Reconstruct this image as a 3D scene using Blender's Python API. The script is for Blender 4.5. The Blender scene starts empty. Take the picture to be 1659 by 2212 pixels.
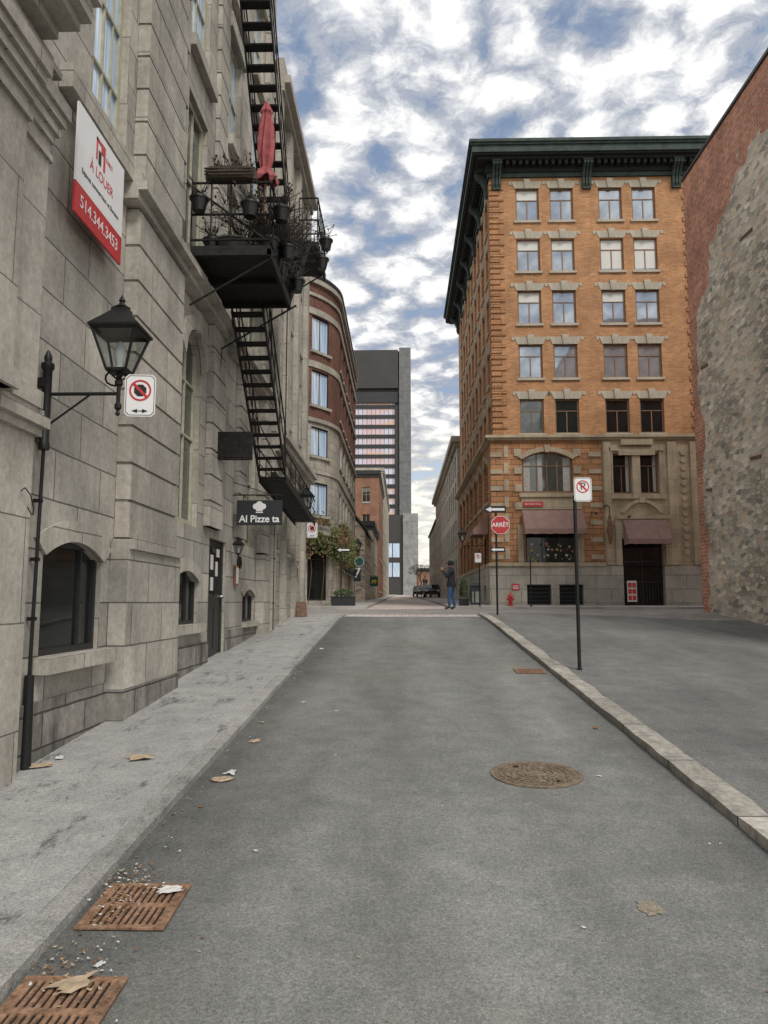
import bpy, math, random
from mathutils import Vector, Matrix, noise
random.seed(7)
SC=bpy.context.scene; COL=SC.collection; R=math.radians
# ---------------------------------------------------------------- materials
def nd(nt,t,ins=None,**p):
    n=nt.nodes.new(t)
    for k,v in p.items(): setattr(n,k,v)
    for k,v in (ins or {}).items():
        s=n.inputs[k]
        if isinstance(v,bpy.types.NodeSocket): nt.links.new(v,s)
        else: s.default_value=v
    return n
def c4(c): return (c[0],c[1],c[2],1)
def mixc(nt,f,a,b,bl='MIX'):
    n=nt.nodes.new('ShaderNodeMix'); n.data_type='RGBA'; n.blend_type=bl
    for i,v in ((0,f),(6,a),(7,b)):
        s=n.inputs[i]
        if isinstance(v,bpy.types.NodeSocket): nt.links.new(v,s)
        else: s.default_value=c4(v) if i>0 else v
    return n.outputs[2]
def mth(nt,op,a,b=0.0,c=0.0):
    n=nt.nodes.new('ShaderNodeMath'); n.operation=op
    for i,v in enumerate((a,b,c)):
        if isinstance(v,bpy.types.NodeSocket): nt.links.new(v,n.inputs[i])
        else: n.inputs[i].default_value=v
    return n.outputs[0]
def ramp(nt,f,stops):
    n=nt.nodes.new('ShaderNodeValToRGB'); nt.links.new(f,n.inputs[0])
    e=n.color_ramp.elements
    while len(e)<len(stops): e.new(.5)
    for i,(p,c) in enumerate(stops):
        e[i].position=p; e[i].color=c4(c) if not isinstance(c,(int,float)) else (c,c,c,1)
    return n.outputs[0]
def nmat(name):
    m=bpy.data.materials.new(name); m.use_nodes=True; nt=m.node_tree
    return m,nt,nt.nodes['Principled BSDF']
def coord(nt,k='Object',sc=(1,1,1)):
    tc=nt.nodes.new('ShaderNodeTexCoord'); mp=nd(nt,'ShaderNodeMapping',{'Vector':tc.outputs[k]})
    mp.inputs['Scale'].default_value=sc
    return mp.outputs[0]
def noi(nt,v,s,d=4,r=.55):
    return nd(nt,'ShaderNodeTexNoise',{'Vector':v,'Scale':s,'Detail':d,'Roughness':r}).outputs[0]
def bump(nt,b,h,st,dist=.02):
    n=nd(nt,'ShaderNodeBump',{'Height':h,'Strength':st,'Distance':dist}); nt.links.new(n.outputs[0],b.inputs['Normal'])
def plain(name,col,rough=.7,metal=0,var=.25,sc=6,bs=.15,bsc=60,spec=.5):
    m,nt,b=nmat(name); v=coord(nt)
    n=noi(nt,v,sc,6,.6)
    lo=tuple(c*(1-var) for c in col); hi=tuple(min(1,c*(1+var)) for c in col)
    nt.links.new(ramp(nt,n,[(.3,lo),(.7,hi)]),b.inputs['Base Color'])
    b.inputs['Roughness'].default_value=rough; b.inputs['Metallic'].default_value=metal
    b.inputs['Specular IOR Level'].default_value=spec
    if bs: bump(nt,b,noi(nt,v,bsc,3),bs,.01)
    return m
def masonry(name,c1,c2,mo,bw,rh,ms,dirt=.5,dcol=(.05,.045,.04),bs=.5,grain=35,var=.35,dsc=(1.2,.22,1),wob=1.5,big=(.72,1.18)):
    m,nt,b=nmat(name); uv=coord(nt,'UV'); ob=coord(nt)
    dis=nd(nt,'ShaderNodeTexNoise',{'Vector':uv,'Scale':3.0,'Detail':2.0}).outputs[1]
    off=nd(nt,'ShaderNodeVectorMath',{0:dis,1:(.5,.5,.5)},operation='SUBTRACT').outputs[0]
    off=nd(nt,'ShaderNodeVectorMath',{0:off,'Scale':ms*wob},operation='SCALE').outputs[0]
    uv2=nd(nt,'ShaderNodeVectorMath',{0:uv,1:off},operation='ADD').outputs[0]
    br=nd(nt,'ShaderNodeTexBrick',{'Vector':uv2,'Color1':c4(c1),'Color2':c4(c2),'Mortar':c4(mo),'Scale':1.0,'Mortar Size':ms,'Mortar Smooth':.3,'Bias':0.0,'Brick Width':bw,'Row Height':rh})
    g=noi(nt,ob,grain,5,.7); l=noi(nt,ob,.9,5,.6); g2=noi(nt,ob,90,3,.7)
    col=mixc(nt,1.0,br.outputs[0],ramp(nt,g,[(.25,1-var),(.75,1+var)]),'MULTIPLY')
    col=mixc(nt,1.0,col,ramp(nt,g2,[(.3,.88),(.7,1.12)]),'MULTIPLY')
    col=mixc(nt,1.0,col,ramp(nt,l,[(.3,big[0]),(.7,big[1])]),'MULTIPLY')
    st=noi(nt,coord(nt,'UV',dsc),2.2,7,.7)
    col=mixc(nt,mth(nt,'MULTIPLY',ramp(nt,st,[(.46,0.0),(.72,1.0)]),dirt),col,dcol)
    nt.links.new(col,b.inputs['Base Color']); b.inputs['Roughness'].default_value=.88
    b.inputs['Specular IOR Level'].default_value=.25
    h=mth(nt,'ADD',mth(nt,'MULTIPLY',br.outputs[1],-1.0),mth(nt,'MULTIPLY',g,.35))
    bump(nt,b,h,bs,.012)
    return m
def asphalt(name,a,bc,fine=.5,large=((.3,.75),(.7,1.2)),stain=None,sth=(.53,.62),wear=False):
    m,nt,b=nmat(name); ob=coord(nt)
    f=noi(nt,ob,170,2,.8); f2=noi(nt,ob,55,3,.75); md=noi(nt,ob,3.5,6,.65); lg=noi(nt,coord(nt,'Object',(1,.35,1)),.8,5,.6); sp=noi(nt,ob,22,4,.8)
    col=mixc(nt,ramp(nt,md,[(.35,0.0),(.65,1.0)]),a,bc)
    col=mixc(nt,1.0,col,ramp(nt,lg,[(large[0][0],large[0][1]),(large[1][0],large[1][1])]),'MULTIPLY')
    col=mixc(nt,1.0,col,ramp(nt,f,[(.35,1-fine),(.66,1+fine)]),'MULTIPLY')
    col=mixc(nt,1.0,col,ramp(nt,f2,[(.33,1-fine*.7),(.68,1+fine*.7)]),'MULTIPLY')
    col=mixc(nt,1.0,col,ramp(nt,sp,[(.3,.86),(.7,1.12)]),'MULTIPLY')
    if wear:
        sx_=nd(nt,'ShaderNodeSeparateXYZ',{0:ob}).outputs[0]
        e=mth(nt,'ADD',sx_,mth(nt,'MULTIPLY',mth(nt,'SUBTRACT',noi(nt,coord(nt,'Object',(1,.4,1)),1.6,6,.7),.5),1.3))
        e=mth(nt,'MULTIPLY_ADD',e,1/4.2,.42)
        col=mixc(nt,1.0,col,ramp(nt,e,[(.02,.56),(.15,.84),(.30,1.04),(.40,.97),(.52,1.16),(.66,.98),(.80,1.08),(.97,.70)]),'MULTIPLY')
        t2=noi(nt,coord(nt,'Object',(.6,.6,1)),.7,4,.6)
        col=mixc(nt,ramp(nt,t2,[(.52,0.0),(.72,.35)]),col,(.23,.195,.15))
    if stain:
        s=noi(nt,coord(nt,'Object',(1.6,.6,1)),2.1,12,.88)
        col=mixc(nt,ramp(nt,s,[(sth[0],0.0),(sth[1],.85)]),col,stain)
    nt.links.new(col,b.inputs['Base Color']); b.inputs['Roughness'].default_value=.85
    b.inputs['Specular IOR Level'].default_value=.3
    bump(nt,b,mth(nt,'ADD',f,mth(nt,'MULTIPLY',f2,1.2)),.6,.008)
    return m
def glass(name,col,rough=.04,metal=.85,wob=.15):
    m,nt,b=nmat(name); v=coord(nt)
    n=noi(nt,v,1.6,2)
    nt.links.new(ramp(nt,n,[(.3,tuple(c*.8 for c in col)),(.7,tuple(min(1,c*1.15) for c in col))]),b.inputs['Base Color'])
    b.inputs['Roughness'].default_value=rough; b.inputs['Metallic'].default_value=metal
    bump(nt,b,noi(nt,v,1.1,1),wob,.02)
    return m
def painted_sky_glass(name):  # bright sky reflection painted into the base colour as blue-white, curtain-like streaks
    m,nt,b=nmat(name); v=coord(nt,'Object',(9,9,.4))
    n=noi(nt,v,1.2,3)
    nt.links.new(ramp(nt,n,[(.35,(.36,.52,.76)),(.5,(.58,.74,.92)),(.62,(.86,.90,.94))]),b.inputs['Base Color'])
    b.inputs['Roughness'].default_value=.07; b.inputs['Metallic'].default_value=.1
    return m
def rubble(name):
    m,nt,b=nmat(name); uv=coord(nt,'UV',(3.0,7.2,1)); ob=coord(nt)
    dis=nd(nt,'ShaderNodeTexNoise',{'Vector':uv,'Scale':.8,'Detail':2.0}).outputs[1]
    v=nd(nt,'ShaderNodeVectorMath',{0:uv,1:nd(nt,'ShaderNodeVectorMath',{0:dis,'Scale':.5},operation='SCALE').outputs[0]},operation='ADD').outputs[0]
    vo=nd(nt,'ShaderNodeTexVoronoi',{'Vector':v,'Scale':1.0,'Randomness':.8},voronoi_dimensions='2D')
    ve=nd(nt,'ShaderNodeTexVoronoi',{'Vector':v,'Scale':1.0,'Randomness':.8},feature='DISTANCE_TO_EDGE',voronoi_dimensions='2D')
    sep=nd(nt,'ShaderNodeSeparateColor',{0:vo.outputs['Color']})
    col=ramp(nt,sep.outputs[0],[(0,(.26,.24,.21)),(.25,(.50,.45,.37)),(.5,(.68,.59,.45)),(.65,(.36,.31,.245)),(.82,(.80,.71,.57)),(1,(.52,.38,.26))])
    g=noi(nt,ob,26,6,.75); l=noi(nt,ob,.5,4,.6)
    col=mixc(nt,1.0,col,ramp(nt,g,[(.3,.72),(.7,1.22)]),'MULTIPLY')
    ed=ramp(nt,ve.outputs[0],[(.02,1.0),(.11,0.0)])
    col=mixc(nt,mth(nt,'MULTIPLY',ed,.85),col,mixc(nt,ramp(nt,l,[(.35,0.0),(.55,1.0)]),(.20,.17,.13),(.62,.54,.42)))
    col=mixc(nt,1.0,col,ramp(nt,l,[(.3,.82),(.7,1.12)]),'MULTIPLY')
    nt.links.new(col,b.inputs['Base Color']); b.inputs['Roughness'].default_value=.95
    b.inputs['Specular IOR Level'].default_value=.2
    h=mth(nt,'ADD',ramp(nt,ve.outputs[0],[(.0,0.0),(.12,1.0)]),mth(nt,'MULTIPLY',g,.4))
    bump(nt,b,mth(nt,'ADD',h,mth(nt,'MULTIPLY',sep.outputs[1],.4)),.5,.018)
    return m
M={}
M['ashlar']=masonry('ashlar_stone',(.52,.485,.425),(.35,.33,.29),(.14,.13,.12),1.05,.46,.009,dirt=.5,dcol=(.17,.158,.14),bs=.7,grain=14,var=.25,big=(.70,1.2))
M['ashlar2']=masonry('dressed_stone',(.50,.465,.405),(.39,.365,.32),(.17,.158,.14),1.35,.84,.007,dirt=.55,dcol=(.18,.167,.145),bs=.5,grain=16,var=.25,big=(.70,1.2))
M['stain']=masonry('stained_base_stone',(.32,.30,.27),(.22,.208,.185),(.08,.075,.07),.9,.3,.012,dirt=1.0,dcol=(.055,.053,.05),bs=.6,grain=12,var=.35)
M['obrick']=masonry('orange_brick',(.58,.295,.135),(.42,.195,.085),(.40,.28,.18),.24,.085,.012,dirt=.3,dcol=(.24,.12,.06),bs=.5,grain=20,var=.25)
M['obrick2']=masonry('orange_brick_band',(.50,.26,.125),(.41,.205,.10),(.2,.12,.075),.7,.24,.02,dirt=.35,dcol=(.2,.12,.07),bs=.6,grain=20,var=.28)
M['rbrick']=masonry('dark_red_brick',(.22,.085,.055),(.135,.055,.04),(.20,.14,.11),.24,.085,.013,dirt=.4,dcol=(.07,.04,.033),bs=.5,grain=18,var=.35)
M['rbrick2']=masonry('red_party_brick',(.60,.25,.15),(.38,.145,.09),(.52,.38,.29),.32,.12,.018,dirt=.5,dcol=(.24,.11,.075),bs=.7,grain=9,var=.3,big=(.7,1.25))
M['hbrick']=masonry('brown_brick',(.42,.20,.115),(.32,.14,.085),(.32,.23,.17),.24,.085,.014,dirt=.4,dcol=(.17,.095,.06),bs=.6,grain=12,var=.3)
M['tanstone']=masonry('tan_stone',(.50,.415,.29),(.44,.365,.26),(.25,.2,.14),1.2,.6,.006,dirt=.45,dcol=(.2,.16,.115),bs=.3,grain=14,var=.18)
M['trim']=masonry('trim_stone',(.50,.45,.36),(.44,.40,.32),(.3,.26,.2),3,3,.004,dirt=.4,dcol=(.2,.17,.13),bs=.3,grain=14,var=.18)
M['granite']=masonry('grey_granite',(.48,.445,.375),(.38,.355,.31),(.14,.13,.12),1.3,.6,.01,dirt=.35,dcol=(.16,.15,.13),bs=.5,grain=22,var=.22)
M['bstone']=masonry('beige_stone',(.54,.485,.39),(.46,.41,.335),(.24,.22,.18),1.0,.42,.01,dirt=.4,dcol=(.22,.2,.16),bs=.4,grain=10,var=.2)
M['gstone']=masonry('grey_stone',(.47,.44,.375),(.375,.35,.30),(.19,.175,.15),.8,.35,.01,dirt=.5,dcol=(.18,.165,.14),bs=.5,grain=10,var=.25)
M['rub']=rubble('rubble_stone')
M['road']=asphalt('road_asphalt',(.185,.19,.18),(.24,.242,.228),.42,((.3,.78),(.7,1.22)),wear=True)
M['lot']=asphalt('lot_asphalt',(.165,.165,.158),(.215,.212,.20),.42,((.3,.70),(.7,1.22)))
M['walk']=asphalt('sidewalk_concrete',(.42,.415,.40),(.33,.327,.315),.34,((.3,.85),(.7,1.15)),stain=(.095,.095,.092),sth=(.54,.60))
M['kerb']=masonry('kerb_granite',(.45,.42,.365),(.33,.31,.27),(.08,.075,.07),9,1.35,.012,dirt=.7,dcol=(.14,.13,.115),bs=.6,grain=18,var=.4,dsc=(3,1.5,1))
M['kerb2']=asphalt('kerb_concrete',(.40,.39,.37),(.29,.285,.27),.4,((.3,.8),(.7,1.2)),stain=(.13,.125,.12))
M['walk2']=asphalt('upper_sidewalk',(.44,.415,.385),(.38,.36,.335),.25)
M['paver']=masonry('pinkish_pavers',(.66,.56,.50),(.55,.465,.42),(.38,.33,.3),.22,.12,.010,dirt=.2,dcol=(.3,.26,.24),bs=.3,grain=12,var=.15)
M['paver2']=masonry('crosswalk_pavers',(.60,.54,.49),(.48,.42,.38),(.26,.22,.2),.45,.3,.02,dirt=.2,dcol=(.25,.21,.2),bs=.4,grain=12,var=.2)
M['cobble']=masonry('cobbles',(.42,.385,.35),(.32,.295,.27),(.16,.15,.14),.22,.14,.015,dirt=.2,bs=.5,grain=12,var=.2)
M['earth']=asphalt('earth',(.15,.145,.13),(.12,.12,.11),.3)
M['iron']=plain('black_iron',(.010,.010,.011),.5,.0,.4,30,.1,80,.4)
M['rustiron']=plain('weathered_black_iron',(.017,.0145,.0135),.7,0,.6,12,.3,60,.3)
M['rust']=plain('rusty_iron',(.27,.16,.10),.85,.1,.6,25,.5,90,.3)
M['mh']=plain('manhole_iron',(.21,.165,.12),.8,.1,.45,20,.5,120,.3)
M['dark']=plain('dark_void',(.008,.008,.008),.9,0,.2,5,0)
M['white']=plain('white_paint',(.80,.80,.80),.45,0,.04,5,0)
M['black']=plain('black_paint',(.012,.012,.012),.5,0,.2,5,0)
M['red']=plain('sign_red',(.52,.035,.04),.4,0,.1,5,0)
M['maroon']=plain('faded_red_cloth',(.33,.085,.09),.9,0,.4,9,.3,40)
M['mauve']=plain('dusty_brown_canvas',(.285,.18,.15),.9,0,.15,3,.2,80)
M['wood']=plain('brown_window_wood',(.22,.125,.072),.6,0,.25,8,.1)
M['cream']=plain('cream_frame',(.40,.385,.29),.6,0,.2,8,.1)
M['dkframe']=plain('dark_frame',(.02,.02,.022),.5,0,.2,8,0)
M['copper']=plain('green_copper',(.032,.050,.042),.75,0,.5,3,.3,20)
M['copdark']=plain('dark_copper',(.012,.014,.013),.8,0,.4,3,.2,20)
M['gl_sky']=glass('sky_reflecting_glass',(.46,.51,.56),.04,.6)
M['gl_blue']=painted_sky_glass('painted_sky_blue_glass')
M['gl_dk']=glass('dark_glass',(.045,.05,.05),.05,.7)
M['gl_mid']=glass('mid_glass',(.17,.18,.17),.05,.8,.3)
M['blind']=plain('white_blind',(.66,.66,.62),.8,0,.05,3,0)
M['curtain']=plain('curtain',(.42,.41,.38),.9,0,.25,12,.3,20)
M['conc']=masonry('tower_concrete',(.33,.33,.32),(.30,.30,.29),(.2,.2,.2),3.2,3.2,.05,dirt=.2,bs=.2,grain=2,var=.1)
M['conc2']=masonry('tower_concrete_dark',(.20,.205,.205),(.18,.185,.185),(.13,.13,.13),3.2,3.2,.05,dirt=.2,bs=.2,grain=2,var=.1)
M['tbrown']=plain('tower_metal',(.06,.056,.052),.6,.2,.12,.2,0)
M['tdk']=plain('tower_dark_band',(.036,.037,.039),.5,.2,.2,.1,0)
M['wicker']=plain('wicker',(.075,.058,.042),.9,0,.5,30,.6,60)
M['pot']=plain('black_plastic_pot',(.012,.012,.013),.4,0,.2,10,0)
M['tub']=plain('grey_tub',(.10,.095,.09),.8,0,.2,10,.2)
M['twig']=plain('dry_twigs',(.045,.034,.028),.9,0,.4,20,0)
M['bark']=plain('bark',(.06,.048,.038),.9,0,.4,20,.3)
M['paper']=plain('cardboard',(.40,.31,.21),.9,0,.25,15,.2)
M['wpaper']=plain('waste_paper',(.62,.61,.58),.9,0,.1,15,.2)
M['leafb']=plain('dry_leaf',(.22,.12,.05),.9,0,.4,15,.2)
M['vine1']=plain('vine_brown',(.17,.105,.05),.9,0,.4,6,0)
M['vine2']=plain('vine_green',(.11,.14,.05),.9,0,.4,6,0)
M['shrub']=plain('shrub_green',(.06,.09,.033),.9,0,.4,6,0)
M['green']=plain('sign_green',(.012,.07,.055),.5,0,.1,5,0)
M['yellow']=plain('sign_yellow',(.62,.42,.05),.5,0,.1,5,0)
M['slate']=plain('chalk_black',(.02,.024,.026),.6,0,.2,10,0)
M['door']=plain('black_door',(.02,.02,.021),.45,0,.2,8,.1)
M['skin']=plain('skin',(.42,.24,.17),.6,0,.08,8,0)
M['jacket']=plain('black_jacket',(.015,.017,.022),.85,0,.3,12,.3,50)
M['jeans']=plain('blue_jeans',(.04,.09,.19),.85,0,.3,14,.3,60)
M['hair']=plain('dark_cap',(.012,.012,.014),.9,0,.3,20,.2)
M['shoe']=plain('shoe',(.03,.028,.026),.7,0,.2,10,0)
M['carp']=plain('dark_car_paint',(.015,.017,.022),.2,.3,.1,3,0,60,.7)
M['carp2']=plain('grey_car_paint',(.08,.085,.09),.25,.4,.1,3,0,60,.7)
M['tyre']=plain('tyre_rubber',(.015,.015,.015),.85,0,.2,10,0)
M['chrome']=plain('rim_metal',(.45,.45,.46),.3,.9,.1,10,0)
M['hlight']=plain('headlight_glass',(.6,.6,.58),.15,.2,.05,10,0)
M['tlight']=plain('tail_light',(.35,.02,.02),.25,0,.05,10,0)
M['hyd']=plain('hydrant_red',(.48,.03,.025),.5,0,.2,10,.1)
M['bulb']=plain('lamp_bulb',(.85,.87,.87),.3,0,.03,10,0)
M['flow']=plain('flower_mix',(.5,.25,.2),.8,0,.5,9,0)
M['brnz']=plain('carved_wood',(.2,.1,.05),.6,0,.4,18,.4)
M['timber']=plain('old_timber',(.15,.09,.06),.9,0,.5,18,.4)
M['patch']=asphalt('sandy_patch',(.34,.29,.22),(.27,.235,.18),.5)
def lantern_glass():
    m,nt,b=nmat('lantern_glass'); out=nt.nodes['Material Output']
    t=nd(nt,'ShaderNodeBsdfTransparent',{'Color':(.72,.75,.75,1)}); g=nd(nt,'ShaderNodeBsdfGlossy',{'Roughness':.03})
    mx=nd(nt,'ShaderNodeMixShader',{0:.10,1:t.outputs[0],2:g.outputs[0]}); nt.links.new(mx.outputs[0],out.inputs[0]); return m
M['lglass']=lantern_glass()
def tower_glass():  # sunset reflection painted into the pane colours: pink, lilac and orange
    m,nt,b=nmat('painted_sunset_glass')
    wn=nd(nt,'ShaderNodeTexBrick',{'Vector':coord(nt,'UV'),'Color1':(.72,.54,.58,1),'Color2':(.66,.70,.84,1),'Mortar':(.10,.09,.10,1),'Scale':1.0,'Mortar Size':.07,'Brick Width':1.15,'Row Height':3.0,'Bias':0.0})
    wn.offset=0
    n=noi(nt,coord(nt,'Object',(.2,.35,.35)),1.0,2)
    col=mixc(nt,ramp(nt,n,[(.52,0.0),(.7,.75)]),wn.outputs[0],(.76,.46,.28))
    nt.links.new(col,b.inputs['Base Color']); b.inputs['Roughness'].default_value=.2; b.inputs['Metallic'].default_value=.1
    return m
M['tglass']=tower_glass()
# ---------------------------------------------------------------- mesh builder
class MB:
    def __init__(s): s.v=[];s.f=[];s.m=[];s.uv=[]
    def face(s,pts,mi=0,uv=None):
        i=len(s.v); s.v+= [tuple(p) for p in pts]; s.f.append(tuple(range(i,i+len(pts)))); s.m.append(mi)
        if uv is None:
            a=Vector(pts[0]); n=Vector((0,0,0))
            for k in range(1,len(pts)-1): n+=(Vector(pts[k])-a).cross(Vector(pts[k+1])-a)
            ax,ay,az=abs(n.x),abs(n.y),abs(n.z)
            if az>=ax and az>=ay: uv=[(p[0],p[1]) for p in pts]
            elif ax>=ay: uv=[(p[1],p[2]) for p in pts]
            else: uv=[(p[0],p[2]) for p in pts]
        s.uv.append(uv)
    def hexa(s,p,mi=0):
        for q in ((0,3,2,1),(4,5,6,7),(0,1,5,4),(1,2,6,5),(2,3,7,6),(3,0,4,7)): s.face([p[k] for k in q],mi)
    def box(s,x0,x1,y0,y1,z0,z1,mi=0):
        s.hexa([(x0,y0,z0),(x1,y0,z0),(x1,y1,z0),(x0,y1,z0),(x0,y0,z1),(x1,y0,z1),(x1,y1,z1),(x0,y1,z1)],mi)
    def cyl(s,a,b,r0,r1=None,n=8,mi=0,caps=True):
        a=Vector(a);b=Vector(b); r1=r0 if r1 is None else r1
        d=(b-a).normalized(); u=d.orthogonal().normalized(); w=d.cross(u)
        A=[a+(u*math.cos(t)+w*math.sin(t))*r0 for t in [2*math.pi*i/n for i in range(n)]]
        B=[b+(u*math.cos(t)+w*math.sin(t))*r1 for t in [2*math.pi*i/n for i in range(n)]]
        for i in range(n):
            j=(i+1)%n; s.face([A[i],A[j],B[j],B[i]],mi)
        if caps: s.face(A[::-1],mi); s.face(B,mi)
    def lathe(s,prof,c=(0,0,0),n=12,mi=0,ph=0,sx=1,sy=1):
        P=[[(c[0]+sx*r*math.cos(ph+2*math.pi*i/n),c[1]+sy*r*math.sin(ph+2*math.pi*i/n),c[2]+z) for i in range(n)] for r,z in prof]
        for k in range(len(P)-1):
            for i in range(n):
                j=(i+1)%n; s.face([P[k][i],P[k][j],P[k+1][j],P[k+1][i]],mi)
        s.face(P[0][::-1],mi); s.face(P[-1],mi)
    def prism(s,poly,y0,y1,mi=0):
        a=[(x,y0,z) for x,z in poly]; b=[(x,y1,z) for x,z in poly]; n=len(poly)
        s.face(a,mi); s.face(b[::-1],mi)
        for i in range(n):
            j=(i+1)%n; s.face([a[i],b[i],b[j],a[j]],mi)
    def prismx(s,poly,x0,x1,mi=0):
        a=[(x0,y,z) for y,z in poly]; b=[(x1,y,z) for y,z in poly]; n=len(poly)
        s.face(a,mi); s.face(b[::-1],mi)
        for i in range(n):
            j=(i+1)%n; s.face([a[i],b[i],b[j],a[j]],mi)
    def disc(s,cx,cz,r,y0,y1,mi=0,n=18):
        s.prism([(cx+r*math.cos(2*math.pi*i/n),cz+r*math.sin(2*math.pi*i/n)) for i in range(n)],y0,y1,mi)
    def ring(s,cx,cz,r0,r1,y0,y1,mi=0,n=28):
        for i in range(n):
            t0=2*math.pi*i/n;t1=2*math.pi*(i+1)/n
            s.prism([(cx+r0*math.cos(t0),cz+r0*math.sin(t0)),(cx+r1*math.cos(t0),cz+r1*math.sin(t0)),(cx+r1*math.cos(t1),cz+r1*math.sin(t1)),(cx+r0*math.cos(t1),cz+r0*math.sin(t1))],y0,y1,mi)
    def mesh(s,name,mats,off=(0,0,0),smooth=False):
        me=bpy.data.meshes.new(name); ox,oy,oz=off
        me.from_pydata([(x-ox,y-oy,z-oz) for x,y,z in s.v],[],s.f)
        for m in mats: me.materials.append(M[m])
        me.polygons.foreach_set('material_index',s.m)
        ul=me.uv_layers.new(name='UVMap'); fl=[c for f in s.uv for p in f for c in p]
        ul.data.foreach_set('uv',fl)
        if smooth:
            import bmesh
            bm=bmesh.new(); bm.from_mesh(me); bmesh.ops.remove_doubles(bm,verts=bm.verts,dist=.0004)
            bmesh.ops.recalc_face_normals(bm,faces=bm.faces); bm.to_mesh(me); bm.free()
            me.polygons.foreach_set('use_smooth',[True]*len(me.polygons))
            me.set_sharp_from_angle(angle=R(40))
        me.update(); return me
def thing(name,label,cat,loc=(0,0,0),rot=0,group=None):
    e=bpy.data.objects.new(name,None); e.empty_display_size=.2; COL.objects.link(e)
    e.location=loc; e.rotation_euler=(0,0,rot); e['label']=label; e['category']=cat
    if group: e['group']=group
    return e
def put(me,name,parent=None,loc=(0,0,0),rot=0,label=None):
    o=bpy.data.objects.new(name,me); COL.objects.link(o); o.location=loc; o.rotation_euler=(0,0,rot)
    if parent: o.parent=parent
    if label: o['label']=label
    return o
def wpart(mb,name,parent,mats,smooth=False,label=None,bev=0):
    o=put(mb.mesh(name,mats,tuple(parent.location),smooth),name,parent,label=label)
    if bev:
        b=o.modifiers.new('bevel','BEVEL'); b.width=bev; b.segments=2; b.limit_method='ANGLE'
    return o
def solo(mb,name,mats,label,cat,loc=(0,0,0),rot=0,smooth=False,group=None):
    o=put(mb.mesh(name,mats,(0,0,0),smooth),name,None,loc,rot); o['label']=label; o['category']=cat
    if group: o['group']=group
    return o
def struct(mb,name,mats):
    o=put(mb.mesh(name,mats),name); o['kind']='structure'; return o
def copytree(t,loc,rot=None,label=None):
    n=t.copy(); COL.objects.link(n); n.location=loc
    if rot is not None: n.rotation_euler=(0,0,rot)
    if label: n['label']=label
    def rec(src,dst):
        for c in src.children:
            k=c.copy(); k.parent=dst; COL.objects.link(k); rec(c,k)
    rec(t,n); return n
def text(s,size,mat,al='CENTER',sx=1,ext=.002,bold=0):
    cu=bpy.data.curves.new('t','FONT'); cu.body=s; cu.size=size; cu.align_x=al; cu.align_y='CENTER'; cu.extrude=ext; cu.offset=bold
    o=bpy.data.objects.new('t',cu); COL.objects.link(o)
    bpy.context.view_layer.update(); dg=bpy.context.evaluated_depsgraph_get()
    me=bpy.data.meshes.new_from_object(o.evaluated_get(dg)); bpy.data.objects.remove(o)
    for v in me.vertices: x,y,z=v.co; v.co=(x*sx,-z,y)
    me.materials.clear(); me.materials.append(M[mat]); return me
def facade(mb,mp,u0,u1,z0,z1,holes,mi=0,dep=.15,du=None,rmi=None):
    rmi=mi if rmi is None else rmi
    us={u0,u1};zs={z0,z1}
    for h in holes:
        us|={min(max(h[0],u0),u1),min(max(h[1],u0),u1)}; zs|={min(max(h[2],z0),z1),min(max(h[3],z0),z1)}
    us=sorted(us);zs=sorted(zs)
    if du:
        n=[]
        for a,b in zip(us,us[1:]):
            k=max(1,math.ceil((b-a)/du)); n+=[a+(b-a)*i/k for i in range(k)]
        us=n+[us[-1]]
    for a,b in zip(us,us[1:]):
        for c,d in zip(zs,zs[1:]):
            x=(a+b)/2;z=(c+d)/2
            if any(h[0]<x<h[1] and h[2]<z<h[3] for h in holes): continue
            mb.face([mp(a,0,c),mp(b,0,c),mp(b,0,d),mp(a,0,d)],mi,[(a,c),(b,c),(b,d),(a,d)])
    for h in holes:
        a,b,c,d=h[:4]; q=-dep
        mb.face([mp(a,0,c),mp(a,q,c),mp(a,q,d),mp(a,0,d)],rmi,[(0,c),(dep,c),(dep,d),(0,d)])
        mb.face([mp(b,0,c),mp(b,q,c),mp(b,q,d),mp(b,0,d)],rmi,[(0,c),(dep,c),(dep,d),(0,d)])
        mb.face([mp(a,0,c),mp(b,0,c),mp(b,q,c),mp(a,q,c)],rmi,[(a,0),(b,0),(b,dep),(a,dep)])
        mb.face([mp(a,0,d),mp(b,0,d),mp(b,q,d),mp(a,q,d)],rmi,[(a,0),(b,0),(b,dep),(a,dep)])
        if len(h)>4 and h[4]>0:
            rise=h[4]; N=14; rnd=rise>.45*(b-a)*.8
            za=lambda s:(d-.004)-rise*((1-math.sqrt(max(0,1-s*s))) if rnd else s*s)
            for i in range(N):
                s0=-1+2*i/N;s1=-1+2*(i+1)/N;ua=a+(b-a)*i/N;ub=a+(b-a)*(i+1)/N
                mb.face([mp(ua,0,za(s0)),mp(ub,0,za(s1)),mp(ub,0,d),mp(ua,0,d)],mi,[(ua,za(s0)),(ub,za(s1)),(ub,d),(ua,d)])
                mb.face([mp(ua,0,za(s0)),mp(ub,0,za(s1)),mp(ub,q,za(s1)),mp(ua,q,za(s0))],rmi,[(ua,0),(ub,0),(ub,.1),(ua,.1)])
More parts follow.
